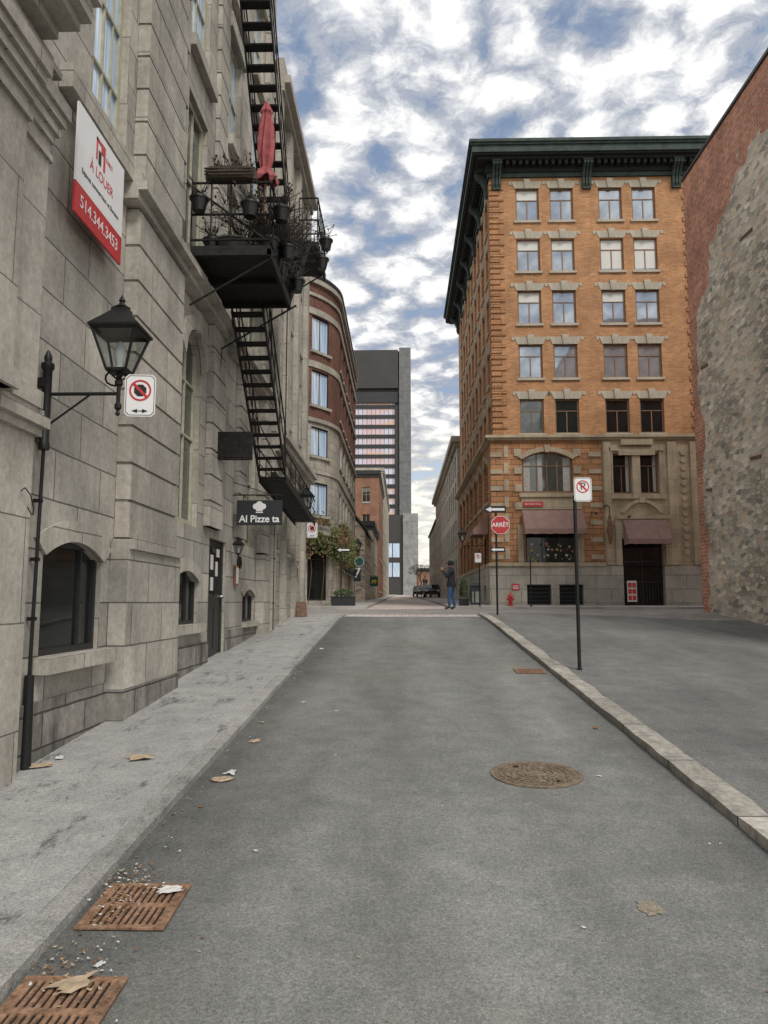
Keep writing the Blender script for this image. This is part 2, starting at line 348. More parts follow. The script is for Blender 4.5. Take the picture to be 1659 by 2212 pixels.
def archtrim(mb,mp,a,b,d,rise,wd,w1,mi,key=True):
    N=14; rnd=rise>.45*(b-a)*.8
    f=lambda s,e:(a+b)/2+s*((b-a)/2+e)
    za=lambda s,e:d+e-(rise+ (e*.3))*((1-math.sqrt(max(0,1-s*s))) if rnd else s*s)
    for i in range(N):
        s0=-1+2*i/N;s1=-1+2*(i+1)/N
        P=[(f(s0,0),za(s0,0)),(f(s1,0),za(s1,0)),(f(s1,wd),za(s1,wd)),(f(s0,wd),za(s0,wd))]
        A=[mp(u,.003,z) for u,z in P];B=[mp(u,w1,z) for u,z in P]; mb.hexa(A+B,mi)
    if key:
        m=(a+b)/2; P=[(m-.09,d-.04),(m+.09,d-.04),(m+.14,d+wd+.08),(m-.14,d+wd+.08)]
        mb.hexa([mp(u,.003,z) for u,z in P]+[mp(u,w1+.05,z) for u,z in P],mi)
def mbox(mb,mp,u0,u1,w0,w1,z0,z1,mi=0,du=None):
    k=max(1,math.ceil((u1-u0)/du)) if du else 1
    for i in range(k):
        a=u0+(u1-u0)*i/k;b=u0+(u1-u0)*(i+1)/k
        mb.face([mp(a,w1,z0),mp(b,w1,z0),mp(b,w1,z1),mp(a,w1,z1)],mi,[(a,z0),(b,z0),(b,z1),(a,z1)])
        mb.face([mp(a,w0,z1),mp(b,w0,z1),mp(b,w1,z1),mp(a,w1,z1)],mi,[(a,w0),(b,w0),(b,w1),(a,w1)])
        mb.face([mp(a,w0,z0),mp(b,w0,z0),mp(b,w1,z0),mp(a,w1,z0)],mi,[(a,w0),(b,w0),(b,w1),(a,w1)])
        if i==0: mb.face([mp(a,w0,z0),mp(a,w1,z0),mp(a,w1,z1),mp(a,w0,z1)],mi,[(w0,z0),(w1,z0),(w1,z1),(w0,z1)])
        if i==k-1: mb.face([mp(b,w0,z0),mp(b,w1,z0),mp(b,w1,z1),mp(b,w0,z1)],mi,[(w0,z0),(w1,z0),(w1,z1),(w0,z1)])
def kit(w,h,fm,gm,bars=(),fw=.06,rec=.13,sill=None,lintel=None,blind=0,bt=.035,dep=.05):
    """window meshes in local frame: x along wall, outward -y"""
    f=MB(); y0=rec-dep;y1=rec
    f.box(-w/2,-w/2+fw,y0,y1,0,h); f.box(w/2-fw,w/2,y0,y1,0,h)
    f.box(-w/2+fw,w/2-fw,y0,y1,0,fw); f.box(-w/2+fw,w/2-fw,y0,y1,h-fw,h)
    for bb in bars:
        if bb[0]=='v':
            x=-w/2+w*bb[1]; k_=bb[4] if len(bb)>4 else 1
            f.box(x-bt/2*k_,x+bt/2*k_,y0+.008,y1,fw+(h-2*fw)*bb[2],fw+(h-2*fw)*bb[3])
        else: z=h*bb[1]; f.box(-w/2+fw,w/2-fw,y0+.004,y1,z-bt/2,z+bt/2)
    g=MB(); g.face([(-w/2,y1-.012,0),(w/2,y1-.012,0),(w/2,y1-.012,h),(-w/2,y1-.012,h)])
    k={'f':f.mesh('window',[fm]),'g':g.mesh('pane',[gm])}
    if blind:
        b=MB(); b.face([(-w/2+fw,y1-.016,h*(1-blind)),(w/2-fw,y1-.016,h*(1-blind)),(w/2-fw,y1-.016,h-fw),(-w/2+fw,y1-.016,h-fw)]); k['b']=b.mesh('blind',['blind'])
    if sill:
        s=MB(); s.box(-w/2-sill[0],w/2+sill[0],-sill[1],rec,-sill[2],-.002); k['s']=s.mesh('sill',[sill[3]])
    if lintel:
        l=MB(); lh,sp,mt=lintel
        l.prism([(-w/2-.04,.003),(w/2+.04,.003),(w/2+sp,lh),(-w/2-sp,lh)][::-1],-.03,.05)
        l.prism([(-w/2-sp*1.0,lh+.001),(-w/2-sp*1.0,lh*.55),(-w/2-sp-.12,lh*.55),(-w/2-sp-.12,lh+.001)],-.025,.05)
        l.prism([(w/2+sp*1.0,lh+.001),(w/2+sp*1.0,lh*.55),(w/2+sp+.12,lh*.55),(w/2+sp+.12,lh+.001)],-.025,.05)
        l.prism([(-.1,-.02),(.1,-.02),(.16,lh+.1),(-.16,lh+.1)],-.08,.045)
        l.v=[(x,y,z+h) for x,y,z in l.v]; k['l']=l.mesh('lintel',[mt])
    return k
def win(par,k,pos,rot):
    b=par.location
    o=put(k['f'],'window',par,(pos[0]-b[0],pos[1]-b[1],pos[2]-b[2]),rot)
    put(k['g'],'pane',o)
    if 'b' in k: put(k['b'],'blind',o)
    if 's' in k: put(k['s'],'sill',o)
    if 'l' in k: put(k['l'],'lintel',o)
    return o
# ---------------------------------------------------------------- terrain
def sst(t): t=max(0,min(1,t)); return t*t*(3-2*t)
def gz(x,y):
    a=.067*y; b=1.447+.012*(min(y,230)-21.6); k=.16
    h=max(k-abs(a-b),0)/k; z=min(a,b)-h*h*k*.25
    z-=.33*sst((x-3)/7)*(1-sst((y-21.5)/5.5))
    return z
def strip(name,mat,x0,x1,y0,y1,dz,skirt=0,nx=1,dy=.5,jit=0):
    mb=MB(); ny=max(1,int(round((y1-y0)/dy)))
    xs=[x0+(x1-x0)*i/nx for i in range(nx+1)]; ys=[y0+(y1-y0)*i/ny for i in range(ny+1)]
    def P(x,y):
        j=0;dx=0
        if jit:
            j=noise.noise((x*3,y*2.3,1))*jit; dx=noise.noise((x*5,y*3.1,7))*jit
        return (x+dx,y,gz(x,y)+dz+j)
    for a,b in zip(ys,ys[1:]):
        for c,d in zip(xs,xs[1:]): mb.face([P(c,a),P(d,a),P(d,b),P(c,b)],0,[(c,a),(d,a),(d,b),(c,b)])
        if skirt:
            for x in (x0,x1):
                p,q=P(x,a),P(x,b); mb.face([p,q,(q[0],q[1],q[2]-skirt),(p[0],p[1],p[2]-skirt)],0,[(x,a),(x,b),(x+.1,b),(x+.1,a)])
    if skirt:
        for y in (y0,y1):
            for c,d in zip(xs,xs[1:]):
                p,q=P(c,y),P(d,y); mb.face([p,q,(q[0],q[1],q[2]-skirt),(p[0],p[1],p[2]-skirt)])
    return struct(mb,name,[mat])
g=MB()
xs=[-700,-300,-120,-60,-30,-15,-8,-4,-2,0,2,3,4,5,6,7,8,9,10,11,14,20,30,60,120,300,700]
ys=[-80,-20,-5]+[i for i in range(-2,40,2)]+[45,60,90,130,180,230,400,1200]
for a,b in zip(ys,ys[1:]):
    for c,d in zip(xs,xs[1:]): g.face([(c,a,gz(c,a)-.06),(d,a,gz(d,a)-.06),(d,b,gz(d,b)-.06),(c,b,gz(c,b)-.06)])
struct(g,'ground',['earth'])
strip('road','road',-1.65,2.24,-4,22,0)
strip('sidewalk','walk',-3.35,-1.80,-4,22.9,.055,.12)
strip('kerb','kerb2',-1.797,-1.65,-4,22.9,.056,.12,dy=.25,jit=.008)
strip('kerb','kerb',2.24,2.47,-4,22.9,.07,.14,nx=2,dy=.25,jit=.018)
strip('parking_lot','lot',2.473,14,-4,23.5,.06,.1,nx=16)
strip('crosswalk','paver2',-1.65,2.24,22.0,23.5,.004)
strip('cross_street','cobble',-60,60,23.5,30.5,.0,nx=60)
strip('upper_street','paver',-1.4,2.0,30.5,200,.004,dy=1)
strip('sidewalk','walk2',-60,-1.4,30.5,31.9,.1,.12,nx=10)
strip('sidewalk','walk2',-3.2,-1.403,31.9,200,.1,.12,dy=1)
strip('sidewalk','walk2',2.0,60,30.5,33.7,.1,.12,nx=30)
strip('sidewalk','walk2',2.003,4.3,33.7,200,.1,.12,dy=1)
d=MB(); cx0,cy0=1.27,4.2
pts=[(cx0+(.055+.03*noise.noise((i*.7,3,1)))*math.cos(i*2*math.pi/22)*1.1,cy0+(.085+.05*noise.noise((i*.7,3,5)))*math.sin(i*2*math.pi/22)) for i in range(22)]
d.face([(x,y,gz(x,y)+.004) for x,y in pts]); struct(d,'road_patch',['patch'])
# ---------------------------------------------------------------- LEFT STONE BUILDING
XL=-3.15
LM=lambda x0:(lambda u,w,z:(x0+w,u,z))
b1=thing('stone_building','tall grey cut-stone building with banded piers and arched windows','building',(-3.15,9,.7))
lm=LM(XL); w=MB()
UW=(7.2,8.2)
Hs=[(6.68,8.0,1.37,2.42,.16),(UW[0],UW[1],6.82,9.9),(UW[0],UW[1],10.3,12.6),
    (10.5,11.85,1.52,2.3,.16),(10.6,11.7,2.98,5.9,.5),(10.6,11.7,7.0,9.5),(10.6,11.7,10.3,12.4),(10.6,11.7,13.2,15.3),
    (12.5,13.7,.6,2.9),(13.1,14.1,7.0,9.5),(13.1,14.1,10.3,12.4),(13.1,14.1,13.2,15.3),
    (15.2,16.4,1.45,2.1,.15),(15.2,16.3,2.98,5.7,.5),(15.2,16.3,7.0,9.5),(15.2,16.3,10.3,12.4),(15.2,16.3,13.2,15.3)]
facade(w,lm,1,17.25,-.3,17.6,Hs,0,.2,rmi=1)
w.box(-13,XL,1,1.01,-.3,17.6,0); w.face([(XL,17.25,-.3),(-13,17.25,-.3),(-13,17.25,17.6),(XL,17.25,17.6)]); w.face([(XL,1,17.6),(XL,17.25,17.6),(-13,17.25,17.6),(-13,1,17.6)])
wpart(w,'wall',b1,['ashlar','ashlar2'])
w=MB()
mbox(w,lm,8.1,17.25,.003,.2,6.36,6.46); mbox(w,lm,8.1,17.25,.003,.3,6.46,6.56); mbox(w,lm,8.1,17.25,.003,.24,6.56,6.66)
mbox(w,lm,6.5,8.098,.003,.14,6.56,6.8)
wpart(w,'belt_course',b1,['ashlar2'],bev=.012)
w=MB(); mbox(w,lm,1,17.3,.003,.4,17.0,17.2);mbox(w,lm,1,17.3,.003,.6,17.2,17.5); wpart(w,'top_cornice',b1,['ashlar2'])
for aa in ((6.68,8.0,2.42,.16,.2,.03,0,False),(10.5,11.85,2.3,.16,.18,.03,0,False),(10.6,11.7,5.9,.5,.2,.08,0),(15.2,16.3,5.7,.5,.2,.08,0),(15.2,16.4,2.1,.15,.15,.03,0,False)):
    w=MB(); archtrim(w,lm,*aa); wpart(w,'window_surround',b1,['ashlar2'],bev=.01)
for a,b in ((7.15,8.25),(10.55,11.75),(13.05,14.15),(15.15,16.35)):
    for z in (6.98,10.28,13.18):
        if z==6.98 and a<7.2: continue
        w=MB(); mbox(w,lm,a-.08,b+.08,.003,.12,z-.2,z); wpart(w,'window_ledge',b1,['ashlar2'],bev=.012)
        if z>10: w=MB(); mbox(w,lm,a-.1,b+.1,.003,.07,z+2.12,z+2.4); wpart(w,'window_head',b1,['ashlar2'],bev=.012)
def pier(u0,u1,z0,z1,out,rh=.42,gap=.035,alt=0):
    z=z0;i=0
    mbox(w,lm,u0+.02,u1-.02,.002,out-.035,z0,z1)
    while z<z1-.05:
        e=min(z+rh-gap,z1); a=alt if i%2 else 0
        mbox(w,lm,u0,u1+a,.003,out,z,e); z+=rh; i+=1
for pp in ((8.3,10.1,2.55,6.34,.17),(8.45,9.95,6.68,16.9,.15,.42,.03,.14),(12.05,12.95,3.05,6.34,.11),(14.25,14.95,3.05,6.34,.11),(16.55,17.2,2.9,6.34,.17),(16.5,17.2,6.68,16.9,.12,.42,.03,-.1),(12.15,12.75,6.68,16.9,.08)):
    w=MB(); pier(*pp); wpart(w,'pier',b1,['ashlar2'],bev=.012)
w=MB(); mbox(w,lm,8.22,10.18,.003,.2,-.3,2.5); mbox(w,lm,8.26,10.14,.003,.235,2.42,2.53); wpart(w,'plinth',b1,['ashlar'],bev=.012)
w=MB(); mbox(w,lm,8.2,10.2,.003,.215,-.3,.92); wpart(w,'base_course',b1,['stain'],bev=.008)
w=MB(); mbox(w,lm,16.5,17.25,.003,.19,-.3,2.86); wpart(w,'plinth',b1,['ashlar'],bev=.012)
for a,b,c in ((6.2,8.19,1.0),(10.21,12.45,1.22),(13.75,16.48,1.35)):
    w=MB(); mbox(w,lm,a,b,.003,.035,-.2,c); wpart(w,'base_course',b1,['stain'])
# portico corner
w=MB()
w.box(XL+.004,-3.02,1.5,6.14,-.3,3.2); w.box(XL+.005,-2.97,1.5,6.17,3.2,3.27); w.box(XL+.005,-2.92,1.5,6.2,3.27,3.36); w.box(XL+.005,-2.96,1.5,6.17,3.36,3.42)
w.box(XL+.004,-3.06,1.5,6.10,3.42,6.1)
for (a,b,x) in ((4.75,5.48,-2.88),(5.64,6.06,-2.98)):
    w.box(-3.08,x,a,b,3.42,5.72)
    w.box(-3.08,x+.04,a-.04,b+.04,3.42,3.56)
    for i,(p,z0,z1) in enumerate(((.03,5.55,5.6),(.03,5.72,5.8),(.06,5.8,5.9),(.09,5.9,5.98),(.12,5.98,6.1))): w.box(-3.08,x+p,a-p,b+p,z0,z1)
w.box(XL+.004,-2.93,1.5,5.95,6.1,6.42)
w.box(XL+.004,-2.87,1.5,5.99,6.24,6.30)
w.box(XL+.005,-2.80,1.5,5.74,6.42,6.52);w.box(XL+.005,-2.64,1.5,5.78,6.52,6.62);w.box(XL+.005,-2.56,1.5,5.82,6.62,6.80);w.box(XL+.005,-2.5,1.5,5.86,6.80,6.92)
wpart(w,'portico',b1,['ashlar2'],bev=.012)
kG1=kit(1.32,1.05,'dkframe','gl_dk',[('v',.72,0,1)],.06,.10,sill=(.1,.14,.14,'ashlar2'))
kG2=kit(1.35,.8,'dkframe','gl_dk',[('v',.35,0,1),('v',.68,0,1)],.05,.10,sill=(.08,.12,.13,'ashlar2'))
kG3=kit(1.2,.66,'dkframe','gl_dk',[('v',.5,0,1)],.05,.10,sill=(.05,.1,.1,'ashlar2'))
kT=kit(1.1,2.92,'cream','gl_mid',[('h',.46),('h',.74),('v',.5,0,1)],.09,.13)
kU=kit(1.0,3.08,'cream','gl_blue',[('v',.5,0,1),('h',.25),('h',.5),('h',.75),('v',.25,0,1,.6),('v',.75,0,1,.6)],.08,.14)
kU2=kit(1.1,2.5,'cream','gl_mid',[('v',.5,0,1),('h',.5)],.09,.13); kU3=kit(1.0,2.5,'cream','gl_mid',[('v',.5,0,1),('h',.5)],.09,.13)
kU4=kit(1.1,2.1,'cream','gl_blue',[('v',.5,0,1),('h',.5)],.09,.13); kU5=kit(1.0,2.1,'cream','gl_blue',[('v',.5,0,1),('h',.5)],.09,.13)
q=R(90)
win(b1,kG1,(XL,7.34,1.37),q);win(b1,kG2,(XL,11.175,1.52),q);win(b1,kG3,(XL,15.8,1.45),q)
win(b1,kT,(XL,11.15,2.98),q);win(b1,kT,(XL,15.75,2.98),q)
win(b1,kU,(XL,7.7,6.82),q)
for y in (11.15,15.75): win(b1,kU2,(XL,y,7.0),q)
win(b1,kU3,(XL,13.6,7.0),q)
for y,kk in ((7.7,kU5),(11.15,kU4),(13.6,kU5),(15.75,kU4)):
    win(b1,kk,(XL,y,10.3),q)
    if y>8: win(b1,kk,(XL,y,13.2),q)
d=MB(); d.box(-.6,-.5,.05,.12,0,2.3);d.box(.5,.6,.05,.12,0,2.3);d.box(-.5,.5,.05,.12,1.95,2.05);d.box(-.5,.5,.07,.12,0,1.95)
for z in (.12,1.0): d.box(-.38,-.04,.055,.07,z,z+.7);d.box(.04,.38,.055,.07,z,z+.7)
dz=gz(-3.1,13.1)+.06
dr=put(d.mesh('door',['door']),'door',b1,(0,13.1-9,dz-.7),q)
d=MB(); d.face([(-.5,.10,2.05),(.5,.10,2.05),(.5,.10,2.3),(-.5,.10,2.3)]); d.face([(-.36,.053,1.05),(.36,.053,1.05),(.36,.053,1.85),(-.36,.053,1.85)]); put(d.mesh('pane',['gl_dk']),'pane',dr)
for bb in ((-.3,-.12,1.45,1.7),(.05,.2,1.35,1.6),(-.28,-.1,1.1,1.32),(.1,.3,1.68,1.82)):
    d=MB(); d.box(bb[0],bb[1],.045,.05,bb[2],bb[3]); put(d.mesh('notice',['wpaper']),'notice',dr)
d=MB(); d.cyl((.42,.05,1.0),(.42,-.01,1.0),.025,.03); put(d.mesh('handle',['chrome']),'handle',dr)
d=MB()
wp=[(-3.01,5.95,2.72),(-2.99,5.97,2.75),(-2.97,6.03,2.70),(-2.97,6.09,2.60),(-2.98,6.11,2.55),(-2.98,6.08,2.55),(-2.99,6.03,2.60)]
for a,b in zip(wp,wp[1:]): d.cyl(a,b,.005,n=5)
solo(d,'loose_cable',['iron'],'short loop of loose black cable hanging from stone wall','cable')
# ---- banner
bn=thing('rental_banner','white and red office rental banner fixed to grey stone wall','sign',(-2.98,7.16,5.40),q)
d=MB(); d.box(-.58,.58,0,.02,.30,1.07,0); d.box(-.58,.58,0,.02,0,.298,1); put(d.mesh('panel',['white','red']),'panel',bn)
d=MB(); d.box(-.16,-.13,-.004,0,.76,.99,0);d.box(-.16,-.04,-.004,0,.95,.985,0); d.prism([(-.04,.99),(.06,.99),(.06,.73),(.02,.73),(.02,.88),(-.04,.88)],-.005,0,0);d.box(-.10,-.04,-.0045,0,.74,.88,1)
put(d.mesh('emblem',['red','slate']),'emblem',bn)
put(text('FARO',.07,'red',ext=.001),'lettering',bn,(.17,-.002,.88)); put(text('À LOUER',.145,'red',ext=.001),'lettering',bn,(0,-.002,.63))
put(text('Espaces commerciaux et Bureaux',.072,'slate',ext=.001,sx=.95),'lettering',bn,(0,-.002,.46)); put(text('514.344.3453',.175,'white',ext=.001),'lettering',bn,(0,-.003,.15))
# ---- lantern kit
def lantern(par,z0=0,dx=0,s=1.0,bulb=True):
    def A(mb,name,mats,sm=False):
        mb.v=[(x*s+dx,y*s,z*s+z0) for x,y,z in mb.v]; return put(mb.mesh(name,mats,smooth=sm),name,par)
    f=MB()
    f.lathe([(.004,0),(.022,.02),(.012,.05),(.03,.07),(.03,.1),(.018,.12),(.018,.26),(.035,.28),(.035,.31),(.02,.33),(.03,.37),(.1,.385),(.1,.4)],n=10)
    q4=[(1,1),(-1,1),(-1,-1),(1,-1)]
    for i in range(4):
        a=q4[i];b=q4[(i+1)%4]
        f.cyl((a[0]*.085,a[1]*.085,.4),(a[0]*.185,a[1]*.185,.74),.013,n=6)
        f.cyl((a[0]*.185,a[1]*.185,.74),(b[0]*.185,b[1]*.185,.74),.016,n=6); f.cyl((a[0]*.085,a[1]*.085,.4),(b[0]*.085,b[1]*.085,.4),.013,n=6)
        f.cyl((a[0]*.085,a[1]*.085,.39),(a[0]*.02,a[1]*.02,.33),.008,n=5)
    A(f,'lantern_frame',['iron'])
    r=MB(); c=math.sqrt(2)
    r.lathe([(.21*c,.745),(.215*c,.765),(.13*c,.86),(.07*c,.93),(.07*c,.955)],n=4,ph=R(45)); r.lathe([(.06,.955),(.075,.97),(.03,1.0),(.02,1.02),(.03,1.035),(.02,1.055),(.004,1.09)],n=10)
    A(r,'lantern_roof',['iron'])
    gl=MB()
    for i in range(4):
        a=q4[i];b=q4[(i+1)%4]; gl.face([(a[0]*.083,a[1]*.083,.41),(b[0]*.083,b[1]*.083,.41),(b[0]*.183,b[1]*.183,.735),(a[0]*.183,a[1]*.183,.735)])
    A(gl,'lantern_glass',['lglass'])
    u=MB(); u.lathe([(.025,.42),(.03,.47),(.045,.52),(.05,.57),(.035,.63),(.015,.66),(.004,.67)],n=12); u.lathe([(.035,.40),(.03,.44)],n=8)
    A(u,'bulb',['bulb'],True)
def nosign(par,loc,rot=0,w=.26,h=.37,letter=None,tilt=0):
    d=MB(); c=.03
    P=[(-w/2+c,0),(w/2-c,0),(w/2,c),(w/2,h-c),(w/2-c,h),(-w/2+c,h),(-w/2,h-c),(-w/2,c)]
    d.prism(P,0,.006,0); zc=h*.62; r=w*.36
    P2=[(x*.93,(z-h/2)*.95+h/2) for x,z in P]; P3=[(x*.89,(z-h/2)*.92+h/2) for x,z in P]
    for i in range(8):
        j=(i+1)%8; d.prism([P2[i],P2[j],P3[j],P3[i]],-.001,0,2)
    d.ring(0,zc,r*.83,r,-.003,0,1)
    if letter is None:
        o=[(r*.6*math.cos(R(22.5+45*i)),zc+r*.6*math.sin(R(22.5+45*i))) for i in range(8)]; d.prism(o,-.002,0,2)
        d.prism([(-.07,h*.13),(-.02,h*.18),(-.02,h*.08)],-.002,0,2); d.prism([(.07,h*.13),(.02,h*.18),(.02,h*.08)],-.002,0,2); d.box(-.03,.03,-.002,0,h*.12,h*.14,2)
    a=r*.66; t=r*.09
    d.prism([(-a-t,zc+a-t),(-a+t,zc+a+t),(a+t,zc-a+t),(a-t,zc-a-t)],-.004,0,1)
    o=put(d.mesh('sign_plate',['white','red','black']),'sign_plate',par,loc,rot)
    if letter: put(text(letter,r*1.7,'black',ext=.001),'lettering',o,(0,-.0015,zc))
    return o
L=thing('street_lamp','black iron lantern on wall bracket with conduit down stone wall','street lamp',(-3.10,6.44,gz(-3.04,6.46)+.06))
zb=L.location.z
d=MB()
d.cyl((0,0,0),(0,0,.75),.05,.04,10); d.cyl((0,0,.75),(.02,0,3.1-zb+.1),.016,.016,8)
for z in (1.2,1.7,2.2): d.box(-.04,.03,-.02,.02,z,z+.03)
d.lathe([(.045,3.15-zb),(.05,3.2-zb),(.04,3.22-zb),(.04,3.85-zb),(.055,3.87-zb),(.055,3.91-zb),(.03,3.93-zb),(.035,3.97-zb),(.01,4.03-zb)],(.02,0,0),12)
d.box(-.045,.02,-.04,.04,3.25-zb,3.33-zb); d.box(-.045,.02,-.04,.04,3.7-zb,3.78-zb)
put(d.mesh('post',['iron'],smooth=True),'post',L)
d=MB(); d.cyl((.03,0,3.64-zb),(.65,0,3.64-zb),.016,n=8); d.cyl((.04,0,3.36-zb),(.40,0,3.63-zb),.010,n=8)
for i in range(10): 
    t=i/10*math.pi*1.5; d.cyl((.62+.09*math.cos(t),0,3.78-zb+.07*math.sin(t)),(.62+.09*math.cos(t+.5),0,3.78-zb+.07*math.sin(t+.5)),.009,n=6)
put(d.mesh('bracket',['iron'],smooth=True),'bracket',L)
lantern(L,3.44-zb,.65)
nosign(L,(.85,-.03,3.43-zb),R(6))
# ---- hanging shop signs
s=thing('hanging_sign','black hanging restaurant sign with white chef hat and lettering','sign',(-2.62,14,3.25))
d=MB(); d.box(-.42,.42,0,.04,0,.46); put(d.mesh('panel',['slate']),'panel',s)
d=MB()
d.disc(-.068,.345,.055,-.004,0);d.disc(0,.375,.066,-.005,0);d.disc(.068,.345,.055,-.0045,0);d.prism([(-.06,.26),(.06,.26),(.072,.34),(-.072,.34)],-.0055,0); d.box(-.065,.065,-.003,0,.225,.247)
put(d.mesh('emblem',['white']),'emblem',s)
put(text('Al Pizze ta',.18,'white',ext=.001,bold=.004,sx=.97),'lettering',s,(0,-.003,.11))
d=MB(); d.cyl((-.5,.02,.56),(.42,.02,.56),.012); 
for x in (-.3,.3): d.cyl((x,.02,.46),(x,.02,.56),.008)
d.cyl((-.5,.02,.8),(.2,.02,.57),.008); put(d.mesh('bracket',['iron']),'bracket',s)
s=thing('hanging_sign','blank black box sign hung from chains beside fire escape','sign',(-2.8,12.5,4.19))
d=MB(); d.box(-.32,.32,-.06,.06,0,.46);d.box(-.3,.3,-.068,-.06,.03,.43); put(d.mesh('box',['rustiron']),'box',s)
d=MB(); d.cyl((-.3,0,.46),(-.22,0,1.9),.007,n=5); put(d.mesh('chain',['iron']),'chain',s); d=MB(); d.cyl((.28,0,.46),(.1,0,.7),.007,n=5); put(d.mesh('chain',['iron']),'chain',s)
s=thing('wall_lantern','small bronze wall lantern above doorway of stone building','lamp',(-3.1,13.95,2.55)); lantern(s,0,.12,.45)
solo((lambda d:(d.box(-.12,.12,0,.04,0,.38,0),d.box(-.09,.09,-.005,0,.04,.34,1),d)[-1])(MB()),'menu_board',['brnz','wpaper'],'framed menu board fixed to stone wall beside door','sign',(-3.1,14.45,2.15),q)
solo((lambda d:(d.ring(0,0,.05,.12,0,.05,0),d.disc(0,0,.055,.02,.05),d)[-1])(MB()),'wall_bell',['iron'],'round black bell fitting on stone wall','bell',(-3.1,14.75,2.6),q)
# ---------------------------------------------------------------- FIRE ESCAPE
fe=thing('fire_escape','black iron fire escape with balcony and steep stairs on stone facade','fire escape',(-3.0,12,6.85))
def tube(mb,pts,r=.014,n=6):
    for a,b in zip(pts,pts[1:]): mb.cyl(a,b,r,n=n)
X0,X1=-2.98,-1.84
d=MB(); d.box(X0,X1,10.3,12.3,6.8,6.85)
for y in (10.3,11.3,12.24): d.box(X0,X1,y,y+.06,6.71,6.798)
d.box(X1-.05,X1,10.3,12.3,6.70,6.799)
wpart(d,'platform',fe,['rustiron'])
d=MB(); d.box(X0,-1.7,15.0,16.6,9.15,9.2)
d.box(-1.75,-1.7,15,16.6,9.05,9.149)
wpart(d,'platform',fe,['rustiron'])
def rail(mb,pts,z,h,step=.5,mid=(.5,)):
    for a,b in zip(pts,pts[1:]):
        A=Vector((*a,0));B=Vector((*b,0));n=max(1,int((B-A).length/step))
        for i in range(n+1):
            p=A.lerp(B,i/n); mb.cyl((p.x,p.y,z),(p.x,p.y,z+h),.012,n=6)
        for f in (1,)+tuple(mid): mb.cyl((A.x,A.y,z+h*f),(B.x,B.y,z+h*f),.018,n=6)
d=MB(); rail(d,[(X0,10.32),(X1-.02,10.32),(X1-.02,12.28)],6.85,.95,.28,(.5,.1)); d.cyl((X0,10.33,7.75),(X1-.02,10.33,6.9),.016,n=6)
wpart(d,'railing',fe,['rustiron'])
d=MB(); rail(d,[(-1.72,15.02),(-1.72,16.58),(X0,16.58)],9.2,.95,.25,(.5,)); rail(d,[(-1.72,15.02),(-2.1,15.02)],9.2,.95,.2)
wpart(d,'railing',fe,['rustiron'])
def stair(x0,x1,ya,za,yb,zb,n,hr=.8,name='stair'):
    d=MB()
    for x in (x0,x1):
        d.hexa([(x-.012,ya,za-.1),(x+.012,ya,za-.1),(x+.012,yb,zb-.1),(x-.012,yb,zb-.1),(x-.012,ya,za+.06),(x+.012,ya,za+.06),(x+.012,yb,zb+.06),(x-.012,yb,zb+.06)])
        if hr:
            d.cyl((x,ya,za+hr),(x,yb,zb+hr),.014,n=6); d.cyl((x,ya,za+hr*.5),(x,yb,zb+hr*.5),.01,n=6)
            for i in range(0,n+1,3):
                t=i/n; y=ya+(yb-ya)*t;z=za+(zb-za)*t; d.cyl((x,y,z),(x,y,z+hr),.011,n=6)
    for i in range(n):
        t=(i+.5)/n; y=ya+(yb-ya)*t;z=za+(zb-za)*t; d.box(x0,x1,y-.10,y+.10,z-.015,z+.015)
    wpart(d,name,fe,['rustiron'])
stair(-2.82,-2.3,12.25,6.72,15.0,4.35,13)
stair(-2.82,-2.3,15.0,4.3,20.2,3.95,22,.55)
stair(-2.2,-1.85,12.3,6.9,15.0,9.2,12)
stair(-2.85,-2.33,15.2,9.3,11.6,13.6,17)
for aa in [((X0,y,6.0),(X1+.1,y,6.74),.016) for y in (10.35,12.25)]+[((X0,16.5,8.4),(-1.8,16.5,9.12),.016),((-2.95,15.0,5.6),(-2.3,15.0,4.3),.012),((-2.3,14.9,4.35),(-2.3,14.9,9.1),.012),((-2.95,20,5.2),(-2.4,20,4.0),.012)]:
    d=MB(); d.cyl(*aa,n=6); wpart(d,'brace',fe,['rustiron'])
u=thing('patio_umbrella','closed faded red patio umbrella tied on iron balcony','umbrella',(-2.1,11.2,6.85))
d=MB(); d.cyl((0,0,0),(0,0,2.8),.02,n=8); d.lathe([(.18,0),(.18,.05),(.04,.09)],n=12); put(d.mesh('pole',['wood']),'pole',u)
d=MB(); n=16; prof=[(.13,1.42),(.155,1.5),(.10,1.6),(.06,1.68),(.09,1.85),(.10,2.05),(.085,2.35),(.055,2.58),(.075,2.62),(.02,2.78)]
P=[[((r*(1+.45*(k%2)))*math.cos(2*math.pi*k/n+z*.5),(r*(1+.45*(k%2)))*math.sin(2*math.pi*k/n+z*.5),z+(.06*(k%3) if z<1.45 else 0)) for k in range(n)] for r,z in prof]
for a in range(len(P)-1):
    for k in range(n): d.face([P[a][k],P[a][(k+1)%n],P[a+1][(k+1)%n],P[a+1][k]])
d.face(P[-1]); put(d.mesh('canopy',['maroon']),'canopy',u)
